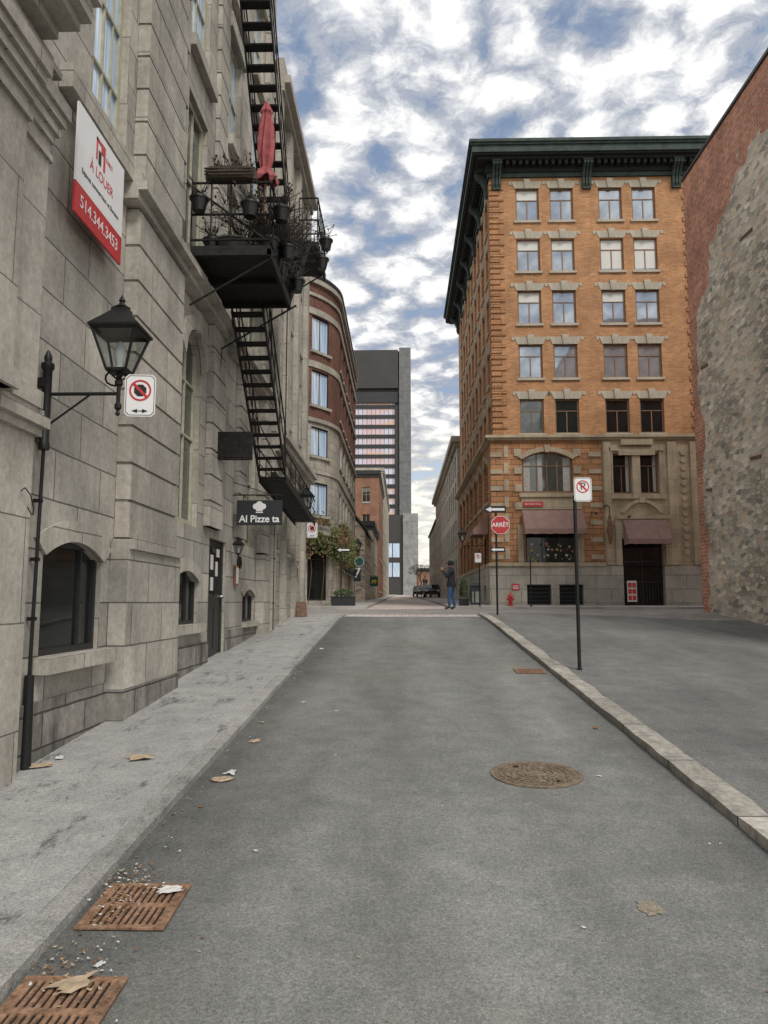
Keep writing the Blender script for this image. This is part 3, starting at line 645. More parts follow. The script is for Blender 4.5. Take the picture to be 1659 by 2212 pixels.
def twigs(mb,c,n,h,sp,mi=0,droop=0):
    for i in range(n):
        a=random.uniform(0,6.28);p=Vector(c);dd=Vector((math.cos(a)*sp,math.sin(a)*sp,1)).normalized();r=.007
        for k in range(3):
            L_=h/3*random.uniform(.6,1.2); q_=p+dd*L_; mb.cyl(p,q_,r,r*.7,4,mi,False)
            for _ in range(3):
                if random.random()<.7: s_=p+(dd+Vector((random.uniform(-1,1),random.uniform(-1,1),random.uniform(-.5,.5)))*.8)*L_*.7; mb.cyl(p,s_,r*.7,r*.45,4,mi,False)
            if random.random()<.5:
                e=Vector((random.gauss(0,1),random.gauss(0,1),random.gauss(0,1))).normalized()*.03; f_=e.orthogonal()*.6; mb.face([q_-e,q_+f_,q_+e,q_-f_],mi)
            p=q_;r*=.75;dd=(dd+Vector((random.uniform(-.4,.4),random.uniform(-.4,.4),-droop))).normalized()
def pot(x,y,z,r=.13,h=.2,kind='pot',tw=12,th=.4,droop=.15,lab='black hanging flower pot with dry stems on balcony railing'):
    t=thing('flower_pot',lab,'flower pot',(x,y,z),group='pots on the fire escape balcony')
    d=MB(); d.lathe([(r*.65,0),(r*.95,h*.85),(r*1.08,h*.86),(r*1.08,h),(r*.9,h),(r*.88,h*.9)],n=14); put(d.mesh('bowl',[kind],smooth=True),'bowl',t)
    d=MB(); twigs(d,(0,0,h*.9),tw,th,.6,0,droop); put(d.mesh('dry_plant',['twig']),'dry_plant',t)
for p in ((-2.85,10.22,7.32),(-2.12,10.2,7.22),(-1.74,10.6,7.35),(-1.72,11.1,7.0),(-1.72,11.7,7.3),(-1.73,12.2,6.95)): pot(*p)
pot(-1.62,15.0,8.6,.14,.22); pot(-1.6,15.6,9.3,.14,.22); pot(-2.75,10.6,6.86,.13,.22); 
pot(-2.45,10.65,6.86,.26,.2,'tub',5,.25,lab='wide grey tub planter standing on iron balcony floor')
lf='leafless shrub in black pot standing on iron balcony floor'
for a in ((-1.95,10.75),(-1.95,11.2),(-1.92,11.6),(-2.0,12.0),(-2.35,11.0)): pot(a[0],a[1],6.86,.15,.3,tw=44,th=1.05,droop=random.uniform(.2,.45),lab=lf)
t=thing('wicker_planter','brown wicker trough planter hanging on the balcony top rail','planter',(-2.42,10.3,7.82))
d=MB(); P=[]
for i in range(25):
    x=-.36+.72*i/24; e=math.sqrt(max(0,1-(x/.38)**4)); P.append((x,e))
for (x0,e0),(x1,e1) in zip(P,P[1:]):
    z0_=.02*math.sin(x0*60); d.hexa([(x0,-.1*e0,0),(x1,-.1*e1,0),(x1,.1*e1,0),(x0,.1*e0,0),(x0,-.14*e0,.15+z0_*.3),(x1,-.14*e1,.15),(x1,.14*e1,.15),(x0,.14*e0,.15+z0_*.3)])
for z in (.03,.075,.12): d.cyl((-.36,-.125,z),(.36,-.125,z),.012,n=5)
put(d.mesh('basket',['wicker']),'basket',t)
d=MB(); 
for x in (-.25,-.12,0,.12,.25): twigs(d,(x,0,.14),4,.28,.5)
put(d.mesh('dry_plant',['twig']),'dry_plant',t)
# ---------------------------------------------------------------- SECOND LEFT BUILDING
b2=thing('corner_building','narrow grey stone corner building with pilasters and shop cornice','building',(-3.05,20.3,1.4))
l2=LM(-3.02); w=MB()
H=[]
cols=((17.7,18.7),(19.4,20.4),(21.3,22.5))
for a,b in cols: H+=[(a,b,3.1,4.9),(a,b,6.5,8.3),(a,b,9.2,11),(a,b,11.85,13.65)]
H+=[(17.9,18.5,1.6,2.6),(19.2,19.7,1.7,2.5),(21.4,22.4,1.55,2.9,.4)]
facade(w,l2,17.3,23.3,.8,15,H,0,.18)
w.face([(-3.02,23.3,.8),(-14,23.3,.8),(-14,23.3,15),(-3.02,23.3,15)]); w.face([(-3.02,17.3,15),(-3.02,23.3,15),(-14,23.3,15),(-14,17.3,15)]); w.face([(-3.02,17.3,14),(-14,17.3,14),(-14,17.3,15),(-3.02,17.3,15)])
wpart(w,'wall',b2,['gstone'])
for p in (17.3,18.95,20.75,22.75):
    w=MB(); mbox(w,l2,p,p+.4,.003,.14,5.75,14.2); wpart(w,'pilaster',b2,['ashlar2'],bev=.015)
    w=MB(); mbox(w,l2,p,p+.4,.003,.12,1.0,5.3); wpart(w,'pilaster',b2,['ashlar2'],bev=.015)
w=MB(); mbox(w,l2,17.3,23.45,.003,.2,5.3,5.45);mbox(w,l2,17.3,23.55,.003,.32,5.45,5.6);mbox(w,l2,17.3,23.6,.003,.4,5.6,5.72); wpart(w,'shop_cornice',b2,['ashlar2'],bev=.01)
w=MB(); mbox(w,l2,17.3,23.4,.003,.2,14.2,14.4);mbox(w,l2,17.3,23.5,.003,.34,14.4,14.6);mbox(w,l2,17.3,23.45,.003,.18,14.6,15.05); wpart(w,'top_cornice',b2,['ashlar2'],bev=.01)
k=kit(1,1.8,'dkframe','gl_mid',[('v',.5,0,1),('h',.6)],.07,.18,sill=(.06,.06,.1,'ashlar2'))
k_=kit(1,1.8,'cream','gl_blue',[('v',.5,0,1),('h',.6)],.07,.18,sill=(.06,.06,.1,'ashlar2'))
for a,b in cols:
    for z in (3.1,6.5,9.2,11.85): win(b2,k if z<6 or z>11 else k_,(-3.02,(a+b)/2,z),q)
k=kit(.6,1.0,'dkframe','gl_dk',[('v',.5,0,1)],.05,.18); win(b2,k,(-3.02,18.2,1.6),q); k=kit(.5,.8,'dkframe','gl_dk',[],.05,.18); win(b2,k,(-3.02,19.45,1.7),q)
k=kit(1,1.35,'dkframe','gl_dk',[('v',.5,0,1)],.05,.18); win(b2,k,(-3.02,21.9,1.55),q)
solo((lambda d:(d.cyl((0,0,0),(0,0,3.4),.035,n=8),d.box(-.08,.05,-.06,.06,3.4,3.6),[d.box(-.09,.045,-.05,.05,z,z+.04) for z in (.6,1.6,2.6)],d)[-1])(MB()),'downpipe',['iron'],'black iron downpipe on grey stone wall','pipe',(-2.92,17.35,1.2))
L2=thing('street_lamp','black iron wall lantern on bracket at building corner','street lamp',(-2.98,21,gz(-2.98,21)+.06))
d=MB(); d.cyl((.05,0,0),(.05,0,2.6),.02,n=8); d.lathe([(.035,2.4),(.04,2.45),(.03,2.5),(.03,3.0),(.01,3.1)],(.05,0,0),10); put(d.mesh('post',['iron']),'post',L2)
d=MB(); d.cyl((.05,0,2.75),(.38,0,2.75),.014,n=6); d.cyl((.05,0,2.5),(.25,0,2.74),.01,n=6); put(d.mesh('bracket',['iron']),'bracket',L2)
lantern(L2,2.6,.36,.95)
nosign(L2,(.52,-.03,2.15),0,.3,.42)
t=thing('sandwich_board','rusty brown folding sign board on pavement','sign',(-2.78,21.2,gz(-2.7,21.2)+.06),R(20))
for sg in (1,-1):
    d=MB(); d.hexa([(-.15,-.18*sg,0),(.15,-.18*sg,0),(.15,-.155*sg,0),(-.15,-.155*sg,0),(-.15,-.02*sg,.4),(.15,-.02*sg,.4),(.15,-.004*sg,.4),(-.15,-.004*sg,.4)]); put(d.mesh('board',['timber']),'board',t)
# ---------------------------------------------------------------- CURVED BRICK BUILDING
RC=4.0;LC=RC*math.pi/2
def cm(u,w,z):
    if u<0: return (-7+u,32-w,z)
    if u<=LC:
        p=u/RC; return (-7+(RC+w)*math.sin(p),36-(RC+w)*math.cos(p),z)
    return (-3+w,36+u-LC,z)
b3=thing('brick_building','dark red brick building with rounded corner above grey stone lower floors','building',(-5,36,1.6))
wr=[(13.1,14.7),(10.6,12.2),(8.3,9.6),(5.65,7.1)]
uc=[1.5,4.0]+[LC+1.2+2.05*i for i in range(6)]
H=[(u-.62,u+.62,a,b) for u in uc for a,b in wr]
END=LC+13.2
w=MB()
facade(w,cm,-6,END,9.85,16.2,[h for h in H if h[2]>9.8],0,.18,.35)
wpart(w,'brick_wall',b3,['rbrick'])
w=MB(); facade(w,cm,-6,END,5.0,9.85,[h for h in H if h[2]<9.8],0,.18,.35)
sh=[(u-.75,u+.75,1.9,4.3) for u in uc]
facade(w,cm,-6,END,1.2,5.0,sh,0,.25,.35)
wpart(w,'stone_wall',b3,['gstone'])
for z0,z1,p in ((4.6,4.75,.12),(4.75,4.95,.25),(7.5,7.65,.06),(9.8,9.98,.1),(12.3,12.6,.05),(14.75,15.05,.06),(15.6,15.75,.08),(16.2,16.45,.14)):
    w=MB(); mbox(w,cm,-6,END,.003,p,z0,z1,0,.35); wpart(w,'band_course',b3,['gstone'])
w=MB(); mbox(w,cm,-6,END,-.3,.18,16.45,16.6,0,.35); w.face([cm(-6,0,16.5)]+[cm(LC*i/12,0,16.5) for i in range(13)]+[cm(END,0,16.5),(-13,cm(END,0,0)[1],16.5)])
wpart(w,'roof',b3,['tdk'])
w=MB(); ye=cm(END,0,0)[1]; w.face([(-3,ye,1.2),(-13,ye,1.2),(-13,ye,16.45),(-3,ye,16.45)]); wpart(w,'end_wall',b3,['rbrick'])
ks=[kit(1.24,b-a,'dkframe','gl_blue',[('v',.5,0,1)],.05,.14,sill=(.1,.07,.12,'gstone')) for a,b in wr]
ksh=kit(1.5,2.4,'dkframe','gl_dk',[('v',.5,0,.75),('h',.75)],.08,.24)
for u in uc:
    x,y,_=cm(u,0,0); ro=min(u,LC)/RC
    for (a,b),kk in zip(wr,ks): win(b3,kk,(x,y,a),ro)
    win(b3,ksh,(x,y,1.9),ro)
v=MB(); 
for i in range(13000):
    u=random.uniform(1.5,LC+9.5) if random.random()<.6 else random.uniform(1.5,LC+1); t=(u-2)/(LC+7); z=4.85+.22*math.sin(u*2.1)-t*.25+random.gauss(0,.28)-abs(random.gauss(0,.25)); ww=.16+abs(random.gauss(0,.15))
    if noise.noise((u*1.3,z*1.3,3))<-.35: continue
    c=Vector(cm(u,ww,z)); a=Vector((random.gauss(0,1),random.gauss(0,1),random.gauss(0,1))).normalized(); b_=a.orthogonal().normalized(); s_=random.uniform(.03,.07)
    v.face([c-a*s_-b_*s_*.6,c+a*s_*.3-b_*s_,c+a*s_+b_*s_*.4,c-a*s_*.2+b_*s_],0 if noise.noise((u*.9,z*.7,9))>.15 or random.random()<.2 else 1)
for i in range(14):
    u=2.5+i*.8; tube(v,[cm(u,.05,1.8),cm(u+.1,.12,3.2),cm(u-.1,.2,4.3),cm(u+.3,.3,4.9)],.015,4)
vo=solo(v,'climbing_vine',['vine1','vine2'],'autumn climbing vine over shopfront of brick building','plant')
g0=thing('wall_lantern','small black globe lantern on shopfront wall','lamp',(-2.9,37,3.0),group='shopfront lanterns'); lantern(g0,0,.14,.5)
for i in range(1,5): copytree(g0,(-2.9,37+1.9*i,3.0))
t=thing('street_lamp','black iron wall lantern on bracket above shopfront','street lamp',(-2.95,43,3.6))
d=MB(); d.cyl((0,0,-2),(0,0,1.0),.03,n=8); d.lathe([(.04,1),(.01,1.15)],n=8); put(d.mesh('post',['iron']),'post',t)
d=MB(); d.cyl((0,0,.75),(.5,0,.75),.02,n=6); d.cyl((0,0,.3),(.4,0,.74),.015,n=6); put(d.mesh('bracket',['iron']),'bracket',t); lantern(t,.75,.5,1.0)
def oneway(par,loc,w=.62,h=.2):
    d=MB(); d.box(-w/2,w/2,0,.006,0,h,0); d.box(-w*.2,w*.43,-.003,0,h*.32,h*.68,1); d.prism([(-w*.45,h*.5),(-w*.2,h*.88),(-w*.2,h*.12)],-.003,0,1)
    return put(d.mesh('arrow_plate',['black','white']),'arrow_plate',par,loc)
t=thing('one_way_sign','one-way arrow sign projecting over pavement','sign',(-2.55,33.5,4.0)); oneway(t,(0,0,0),.6,.2)
d=MB(); d.cyl((-.1,.03,-2.4),(-.1,.03,.2),.025,n=8); put(d.mesh('pole',['iron']),'pole',t)
t=thing('hanging_sign','round dark green hanging shop sign','sign',(-2.3,41.5,3.75)); 
d=MB(); d.disc(0,.25,.3,0,.05,0,24); d.ring(0,.25,.24,.26,-.005,0,1); put(d.mesh('disc',['green','white']),'disc',t); d=MB(); d.cyl((-.7,.02,.62),(.3,.02,.62),.015,n=6); d.cyl((0,.02,.5),(0,.02,.62),.01,n=5); put(d.mesh('bracket',['iron']),'bracket',t)
t=thing('hanging_sign','dark hanging sign showing a white number seven','sign',(-2.55,44,3.0))
d=MB(); d.box(-.2,.2,0,.04,0,.9); put(d.mesh('panel',['slate']),'panel',t); put(text('7',.8,'white',ext=.001,bold=.01),'lettering',t,(0,-.004,.47)); d=MB(); d.cyl((-.4,.02,.92),(.22,.02,.92),.015,n=6); put(d.mesh('bracket',['iron']),'bracket',t)
t=thing('hanging_sign','dark shop sign with yellow animal emblem','sign',(-2.1,58,3.0))
d=MB(); d.box(-.3,.3,0,.05,0,.75,0); d.prism([(-.2,.35),(-.1,.5),(.12,.5),(.22,.42),(.18,.32),(.12,.3),(.12,.2),(.06,.2),(.04,.3),(-.08,.3),(-.1,.2),(-.16,.2)],-.006,0,1); put(d.mesh('panel',['green','yellow']),'panel',t); d=MB(); d.cyl((-.5,.02,.8),(.3,.02,.8),.015,n=6); put(d.mesh('bracket',['iron']),'bracket',t)
def shrubplant(name,lab,loc,rw,h,pm,n=500,box=(.5,.25,.35),mat='shrub'):
    t=thing(name,lab,'planter',loc)
    d=MB(); a,b,c=box; d.box(-a,a,-b,b,0,c); d.box(-a-.02,a+.02,-b-.02,b+.02,c,c+.04); put(d.mesh('planter_box',[pm]),'planter_box',t)
    v=MB(); 
    for i in range(n):
        th=random.uniform(0,6.28);ph=random.uniform(-.9,1.57);rr=random.uniform(.6,1.0)
        c_=Vector((math.cos(th)*math.cos(ph)*rw*rr*(a/.5),math.sin(th)*math.cos(ph)*rw*.6*rr,c+h*.5+math.sin(ph)*h*.5*rr))
        e=Vector((random.gauss(0,1),random.gauss(0,1),random.gauss(0,1))).normalized();f=e.orthogonal().normalized();s_=random.uniform(.02,.05)
        v.face([c_-e*s_,c_+f*s_*.6,c_+e*s_,c_-f*s_*.6])
    put(v.mesh('foliage',[mat]),'foliage',t)
shrubplant('planter','dark planter box with low green plants by shopfront',(-2.5,33.0,gz(-2.5,33)+.1),.5,.35,'slate')
shrubplant('planter','tall clipped green shrub in dark planter beside corner',(2.65,33.2,gz(2.6,33)+.1),.5,.95,'slate',900,(.2,.2,.25))
# ---------------------------------------------------------------- FARTHER BUILDINGS
def simple_building(name,lab,x0,x1,y0,y1,z1,mat,roofm,face,rows,pitch,ww,kt,gable=False,front=None,cor=None):
    zb=gz((x0+x1)/2,y0)-.3
    t=thing(name,lab,'building',((x0+x1)/2,(y0+y1)/2,zb)); w=MB()
    X=x1 if face>0 else x0
    mp=(lambda u,w_,z:(X+face*w_,u,z)); n=int((y1-y0-1)/pitch); off=(y1-y0-(n-1)*pitch)/2
    H=[(y0+off+i*pitch-ww/2,y0+off+i*pitch+ww/2,a,b) for i in range(n) for a,b in rows]
    facade(w,mp,y0,y1,zb,z1,H,0,.15)
    fr=lambda u,w_,z:(u,y0-w_,z)
    FH=front or []
    facade(w,fr,x0,x1,zb,z1,FH,0,.15)
    w.face([(x0,y1,zb),(x1,y1,zb),(x1,y1,z1),(x0,y1,z1)]); Xo=x0 if face>0 else x1; w.face([(Xo,y0,zb),(Xo,y1,zb),(Xo,y1,z1),(Xo,y0,z1)])
    if gable: w.face([(x0,y0,z1),(x1,y0,z1),((x0+x1)/2,y0,z1+gable)]); w.face([(x0,y1,z1),(x1,y1,z1),((x0+x1)/2,y1,z1+gable)])
    wpart(w,'wall',t,[mat])
    r=MB()
    if gable:
        m=(x0+x1)/2
        r.hexa([(x0-.2,y0-.15,z1-.1),(m,y0-.15,z1+gable),(m,y1+.1,z1+gable),(x0-.2,y1+.1,z1-.1),(x0-.2,y0-.15,z1+.1),(m,y0-.15,z1+gable+.2),(m,y1+.1,z1+gable+.2),(x0-.2,y1+.1,z1+.1)])
        r.hexa([(x1+.2,y0-.15,z1-.1),(m+.001,y0-.15,z1+gable),(m+.001,y1+.1,z1+gable),(x1+.2,y1+.1,z1-.1),(x1+.2,y0-.15,z1+.1),(m+.001,y0-.15,z1+gable+.2),(m+.001,y1+.1,z1+gable+.2),(x1+.2,y1+.1,z1+.1)])
        r.box(m-1.5,m-.5,y0+.2,y0+1.0,z1+gable*.6,z1+gable+1.3)
    else:
        p=cor or .2; r.box(x0-p*.5,x1+p*.5,y0-p*.5,y1+p*.5,z1-.5,z1-.25); r.box(x0-p,x1+p,y0-p,y1+p,z1-.25,z1+.15)
    wpart(r,'roof',t,[roofm])
    for i in range(n):
        for j,(a,b) in enumerate(rows): win(t,kt(ww,b-a),(X,y0+off+i*pitch,a),q if face>0 else -q)
    for h in FH: win(t,kt(h[1]-h[0],h[3]-h[2]),((h[0]+h[1])/2,y0,h[2]),0)
    return t
KC={}
def mk(fm,gm,sm):
    def f(w_,h_):
        k_=(round(w_,2),round(h_,2),fm,gm,sm)
        if k_ not in KC: KC[k_]=kit(w_,h_,fm,gm,[('v',.5,0,1),('h',.5)],.06,.15,sill=(.06,.06,.12,sm))
        return KC[k_]
    return f
simple_building('stone_house','old grey rubble-stone gabled house along the street',-6.4,-2.5,52,62,6.6,'rub','tdk',1,[(2.3,4.2),(4.8,6.2)],2.2,1.0,mk('cream','gl_mid','bstone'),gable=2.6,front=[(-4.2,-3.3,4.9,6.2),(-4.2,-3.3,2.4,4.1)])
simple_building('brick_house','taller orange-brown brick building with stone ground floor',-12,-2.25,75,92,14.6,'hbrick','tdk',1,[(2.9,5),(6.2,8.2),(9,11),(11.9,13.6)],2.6,1.1,mk('cream','gl_mid','bstone'),front=[(-3.9,-3.1,11.6,13.1),(-3.9,-3.1,8.8,10.4)])
simple_building('stone_house','pale grey stone row building with flat cornice',-9,-2.4,63,74.8,8.3,'bstone','tdk',1,[(2.4,4.6),(5.2,7.2)],2.2,1.1,mk('dkframe','gl_mid','bstone'),front=[(-3.6,-2.8,5.2,6.9)])
simple_building('stone_house','pale stone building farther up the street',-9,-2.3,93,135,18,'bstone','bstone',1,[(3.4,5.6),(7,9.2),(10.6,12.8),(14.2,16.4)],3,1.3,mk('dkframe','gl_mid','bstone'))
simple_building('beige_building','long pale beige stone building with regular windows and cornice',4.0,16,54.6,90,13.5,'bstone','bstone',-1,[(2.9,4.9),(5.9,7.8),(8.8,10.6),(11.2,12.6)],2.4,1.15,mk('wood','gl_mid','bstone'),cor=.45)
simple_building('mansard_building','brownish stone building with dark roof far up the street',4.2,16,92,118,11.6,'gstone','tdk',-1,[(3.2,5.4),(6.6,8.6),(9.2,10.8)],2.8,1.2,mk('wood','gl_mid','bstone'),gable=3.2)
simple_building('brick_house','low red brick building closing the far street',3.2,16,150,170,8.2,'hbrick','tdk',-1,[(4.2,6)],3,1.3,mk('cream','gl_dk','bstone'),front=[(4+i*1.9,5+i*1.9,4.4,6.2) for i in range(6)])
# ---------------------------------------------------------------- TOWER
tw=thing('office_tower','dark bronze modernist office tower with concrete fin and painted-reflection window bands','building',(-6,205,3.4))
w=MB(); w.box(-13.2,-.61,201,225,3,58.5,0); w.box(-13.2,-.9,199.9,200.95,58.5,69.0,1); w.box(-13.2,-.61,201,225,58.5,69,1)
for i in range(20): w.box(-13+i*.6,-12.95+i*.6,199.85,199.9,58.6,68.9,0)
w.box(-13.2,-.95,200.2,200.99,54.6,57.5,0); w.box(-1.7,-.7,200.4,200.99,3,54,1)
wpart(w,'dark_block',tw,['tdk','tbrown'])
w=MB(); w.box(-.6,2.5,199.5,225,3,69.5,0); wpart(w,'concrete_fin',tw,['conc2'])
w=MB(); w.box(.3,4.2,197,199.4,3,24.5,0); w.box(-4.5,.299,198,199.4,3.2,24.2,1); wpart(w,'concrete_annex',tw,['conc','tbrown'])
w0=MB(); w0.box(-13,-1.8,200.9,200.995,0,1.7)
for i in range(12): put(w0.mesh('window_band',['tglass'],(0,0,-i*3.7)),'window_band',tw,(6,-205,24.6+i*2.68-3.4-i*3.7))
for a in (13.2,8.2):
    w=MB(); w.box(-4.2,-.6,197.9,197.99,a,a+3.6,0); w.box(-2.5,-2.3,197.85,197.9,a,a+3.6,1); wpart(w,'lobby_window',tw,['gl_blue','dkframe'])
for i in range(13):
    w=MB(); w.box(-13,-1.8,200.7,200.89,23.6+i*2.68,24.5+i*2.68); wpart(w,'spandrel',tw,['tdk'])
# ---------------------------------------------------------------- RIGHT ORANGE BRICK BUILDING
b4=thing('brick_office_building','seven-storey tan-orange brick building with dark copper cornice and stone portal','building',(9,44,1.6))
FR=lambda y0:(lambda u,w_,z:(u,y0-w_,z)); SR=lambda x0:(lambda u,w_,z:(x0-w_,u,z))
rows=[(19.4,21.0),(16.95,18.5),(14.45,16.05),(11.9,13.5),(9.35,11.0)]
cx=[5.87,7.45,9.7,11.24]
YF=34.0;XS=4.15;XR=14.2;YB=54.0
w=MB(); facade(w,FR(YF),XS,XR,9.2,21.6,[(c-.54,c+.54,a,b) for c in cx for a,b in rows],0,.16)
sc=[35.6+i*1.95 for i in range(9)]
facade(w,SR(XS),YF,YB,9.2,21.6,[(c-.5,c+.5,a,b) for c in sc for a,b in rows],0,.16)
w.face([(XS,YB,1),(XR,YB,1),(XR,YB,21.6),(XS,YB,21.6)]);w.face([(XR,YF,1),(XR,YB,1),(XR,YB,21.6),(XR,YF,21.6)])
wpart(w,'upper_wall',b4,['obrick'])
for sd in (0,1):
    w=MB(); z=9.3;i=0
    while z<21.3:
        l=.62 if i%2 else .42
        if sd==0: w.box(XS-.05,XS+l,YF-.05,YF+l,z,z+.2)
        else: w.box(XR-.9-l*.5,XR-.9,YF-.05,YF-.003,z,z+.2)
        z+=.27;i+=1
    wpart(w,'quoin',b4,['obrick2'])
w=MB(); YL=33.88;XL4=3.97
ac=[35.9+i*2.55 for i in range(7)]
facade(w,FR(YL),XL4,8.9,3.4,9.0,[(5.35,7.6,6.65,8.5,.35),(5.45,7.7,3.45,5.1)],0,.2)
facade(w,SR(XL4),YL,YB,3.4,9.0,[(c-.75,c+.75,6.4,8.4,.35) for c in ac]+[(c-.75,c+.75,3.6,5.4) for c in ac],0,.2)
wpart(w,'lower_wall',b4,['obrick2'])
w=MB(); facade(w,FR(YL),13.1,XR,3.4,9.0,[],0); wpart(w,'lower_wall',b4,['obrick2'])
w=MB(); facade(w,FR(YL-.03),8.9,13.1,3.4,9.0,[(9.35,10.2,6.6,8.4),(10.55,11.4,6.6,8.4),(9.65,11.45,3.4,4.6,.0)],0,.3)
mp=FR(YL-.03)
for a,b in ((8.95,9.25),(11.75,12.15),(12.75,13.05)): mbox(w,mp,a,b,.003,.1,3.45,8.9)
for a,b in ((9.28,9.35),(10.2,10.55),(11.4,11.5)): mbox(w,mp,a,b,.003,.06,6.5,8.5)
mbox(w,mp,9.2,11.6,.003,.12,6.35,6.5);mbox(w,mp,9.2,11.6,.003,.1,8.5,8.65);mbox(w,mp,9.7,11.1,.003,.22,8.75,8.99);mbox(w,mp,9.6,11.2,.003,.14,8.3,8.5)
mbox(w,mp,9.4,11.7,.003,.25,5.45,5.6); mbox(w,mp,9.5,11.6,.003,.12,4.62,5.45);mbox(w,mp,9.35,9.6,.003,.16,3.45,5.45);mbox(w,mp,11.5,11.72,.003,.16,3.45,5.45)
archtrim(w,mp,9.75,11.35,6.2,.5,.14,.14,0)
for i in range(14):
    w.disc(12.45,4.0+i*.34,.13,YL-.09,YL-.034,0,12)
wpart(w,'stone_portal',b4,['tanstone'])
w=MB()
for z0,z1,p in ((9.0,9.1,.14),(9.1,9.22,.24),(3.4,3.55,.16)):
    mbox(w,FR(YL),XL4-p,8.9 if z0<5 else XR,-.15 if z0>5 else .003,p,z0,z1)
    mbox(w,SR(XL4),YL+.003,YB,-.2 if z0>5 else .003,p,z0,z1)
f=FR(YL)
for a,b in ((5.1,5.34),(7.72,7.98)): mbox(w,f,a,b,.003,.09,3.56,5.2)
z=5.6
for i in range(7):
    if i%2==0:
        mbox(w,f,5.0,5.33,.003,.06,z+.3,z+.62);mbox(w,f,7.62,7.95,.003,.06,z+.3,z+.62)
    mbox(w,f,XL4-.02,XL4+.5,.003,.05,3.7+i*.76,3.9+i*.76); mbox(w,f,4.55,4.75,.003,.03,3.7+i*.76,4.2+i*.76); mbox(w,f,8.3,8.85,.003,.05,3.7+i*.76,3.9+i*.76)
    z+=.4
archtrim(w,f,5.35,7.6,8.5,.35,.2,.07,0); mbox(w,f,5.2,7.75,.003,.12,6.45,6.63); mbox(w,f,5.3,7.65,.003,.04,5.9,6.44)
for c in ac:
    archtrim(w,SR(XL4),c-.75,c+.75,8.4,.35,.18,.06,0); mbox(w,SR(XL4),c-.85,c+.85,.003,.1,6.25,6.38)
wpart(w,'stone_trim',b4,['tanstone'])
w=MB(); YG=33.8
facade(w,FR(YG),3.85,XR,.9,3.4,[(5.45,6.5,1.72,2.6),(6.85,7.9,1.72,2.6),(9.65,11.45,1.68,3.4)],0,.35)
facade(w,SR(3.85),YG,YB,.9,3.4,[(c-.5,c+.5,1.9,2.6) for c in ac],0,.25)
wpart(w,'granite_base',b4,['granite'])
w=MB()
for z0,z1,p,m in ((21.5,21.7,.12,0),(21.7,22.1,.2,1),(22.1,22.22,.62,1),(22.22,22.3,.8,1),(22.3,22.62,.88,0),(22.62,22.72,.95,0),(22.72,22.86,1.02,0)):
    w.box(XS-p,XR+p,YF-p,YB+p,z0,z1,m)
for i in range(33): x=XS+.1+i*.3; w.box(x,x+.14,YF-.55,YF-.2,21.9,22.098,1)
for i in range(62): y=YF+.1+i*.32; w.box(XS-.55,XS-.2,y,y+.15,21.9,22.098,1)
wpart(w,'cornice',b4,['copper','copdark'])
br=MB(); P=[(0,0),(-.12,.02),(-.2,.2),(-.2,.5),(-.34,.75),(-.6,1.0),(-.6,1.12),(0,1.12)]
for x0,x1 in ((-.2,-.09),(-.05,.05),(.09,.2)): br.prismx([(y,z) for y,z in P],x0,x1,0)
br.box(-.23,.23,-.62,0,1.121,1.2); br.box(-.2,.2,-.13,0,.0,.12)
bm_=br.mesh('bracket',['copper'])
for x in (4.45,8.62,12.75): put(bm_,'bracket',b4,(x-9,YF-44-.005,20.9-1.6))
for i in range(7): put(bm_,'bracket',b4,(XS-9-.005,YF+.6+i*3.1-44,20.9-1.6),-q)
bars=[('h',.66),('v',.5,0,.66,1.3)]
def rk(h_,gm,bl): return kit(1.08,h_,'wood',gm,bars,.07,.15,sill=(.09,.08,.11,'trim'),lintel=(.34,.18,'trim'),blind=bl)
kA=rk(1.58,'gl_sky',0);kB=rk(1.58,'gl_sky',.34);kC=rk(1.58,'gl_sky',.9);kD=rk(1.58,'gl_dk',0);kE=rk(1.58,'gl_mid',0)
lay=[[kB,kA,kA,kA],[kB,kB,kC,kC],[kB,kA,kB,kA],[kA,kA,kA,kA],[kE,kD,kD,kD]]
for (a,b),rw in zip(rows,lay):
    for c,kk in zip(cx,rw): win(b4,kk,(c,YF,a),0)
kS=kit(1.0,1.58,'wood','gl_mid',bars,.07,.15,sill=(.09,.08,.11,'trim'),lintel=(.3,.12,'trim'))
for a,b in rows:
    for c in sc: win(b4,kS,(XS,c,a),-q)
k=kit(2.25,1.85,'wood','gl_mid',[('v',.3,0,1,1.5),('v',.7,0,1,1.5),('v',.5,0,1),('h',.66)],.09,.2); o=win(b4,k,(6.475,YL,6.65),0)
for x0,x1 in ((-1.05,-.75),(.72,1.05),(-.4,-.2)):
    d=MB(); d.box(x0,x1,.183,.186,.1,1.6); put(d.mesh('curtain',['curtain']),'curtain',o)
k=kit(.85,1.8,'wood','gl_dk',[('v',.5,0,.7),('h',.7)],.07,.25)
for c in (9.775,10.975): 
    o=win(b4,k,(c,YL-.03,6.6),0); d=MB(); d.box(.2,.34,.233,.236,.1,1.7); put(d.mesh('curtain',['curtain']),'curtain',o)
k=kit(2.25,1.65,'dkframe','gl_dk',[('v',.33,0,1),('v',.67,0,1)],.07,.2,sill=(.1,.1,.1,'tanstone')); o=win(b4,k,(6.575,YL,3.45),0)
d=MB()
for i in range(40):
    x=random.uniform(-.95,.95);z=random.uniform(.1,.9);s_=random.uniform(.03,.08); d.lathe([(s_*.4,0),(s_,s_*.7),(s_*.7,s_*1.4),(.01,s_*1.7)],(x,.187,z),7,random.randrange(4),sy=.05)
o2=put(d.mesh('window_display',['flow','timber','wpaper','yellow']),'window_display',o); o2['kind']='stuff'
k=kit(1.05,.88,'dkframe','dark',[('h',.2),('h',.4),('h',.6),('h',.8)],.05,.2)
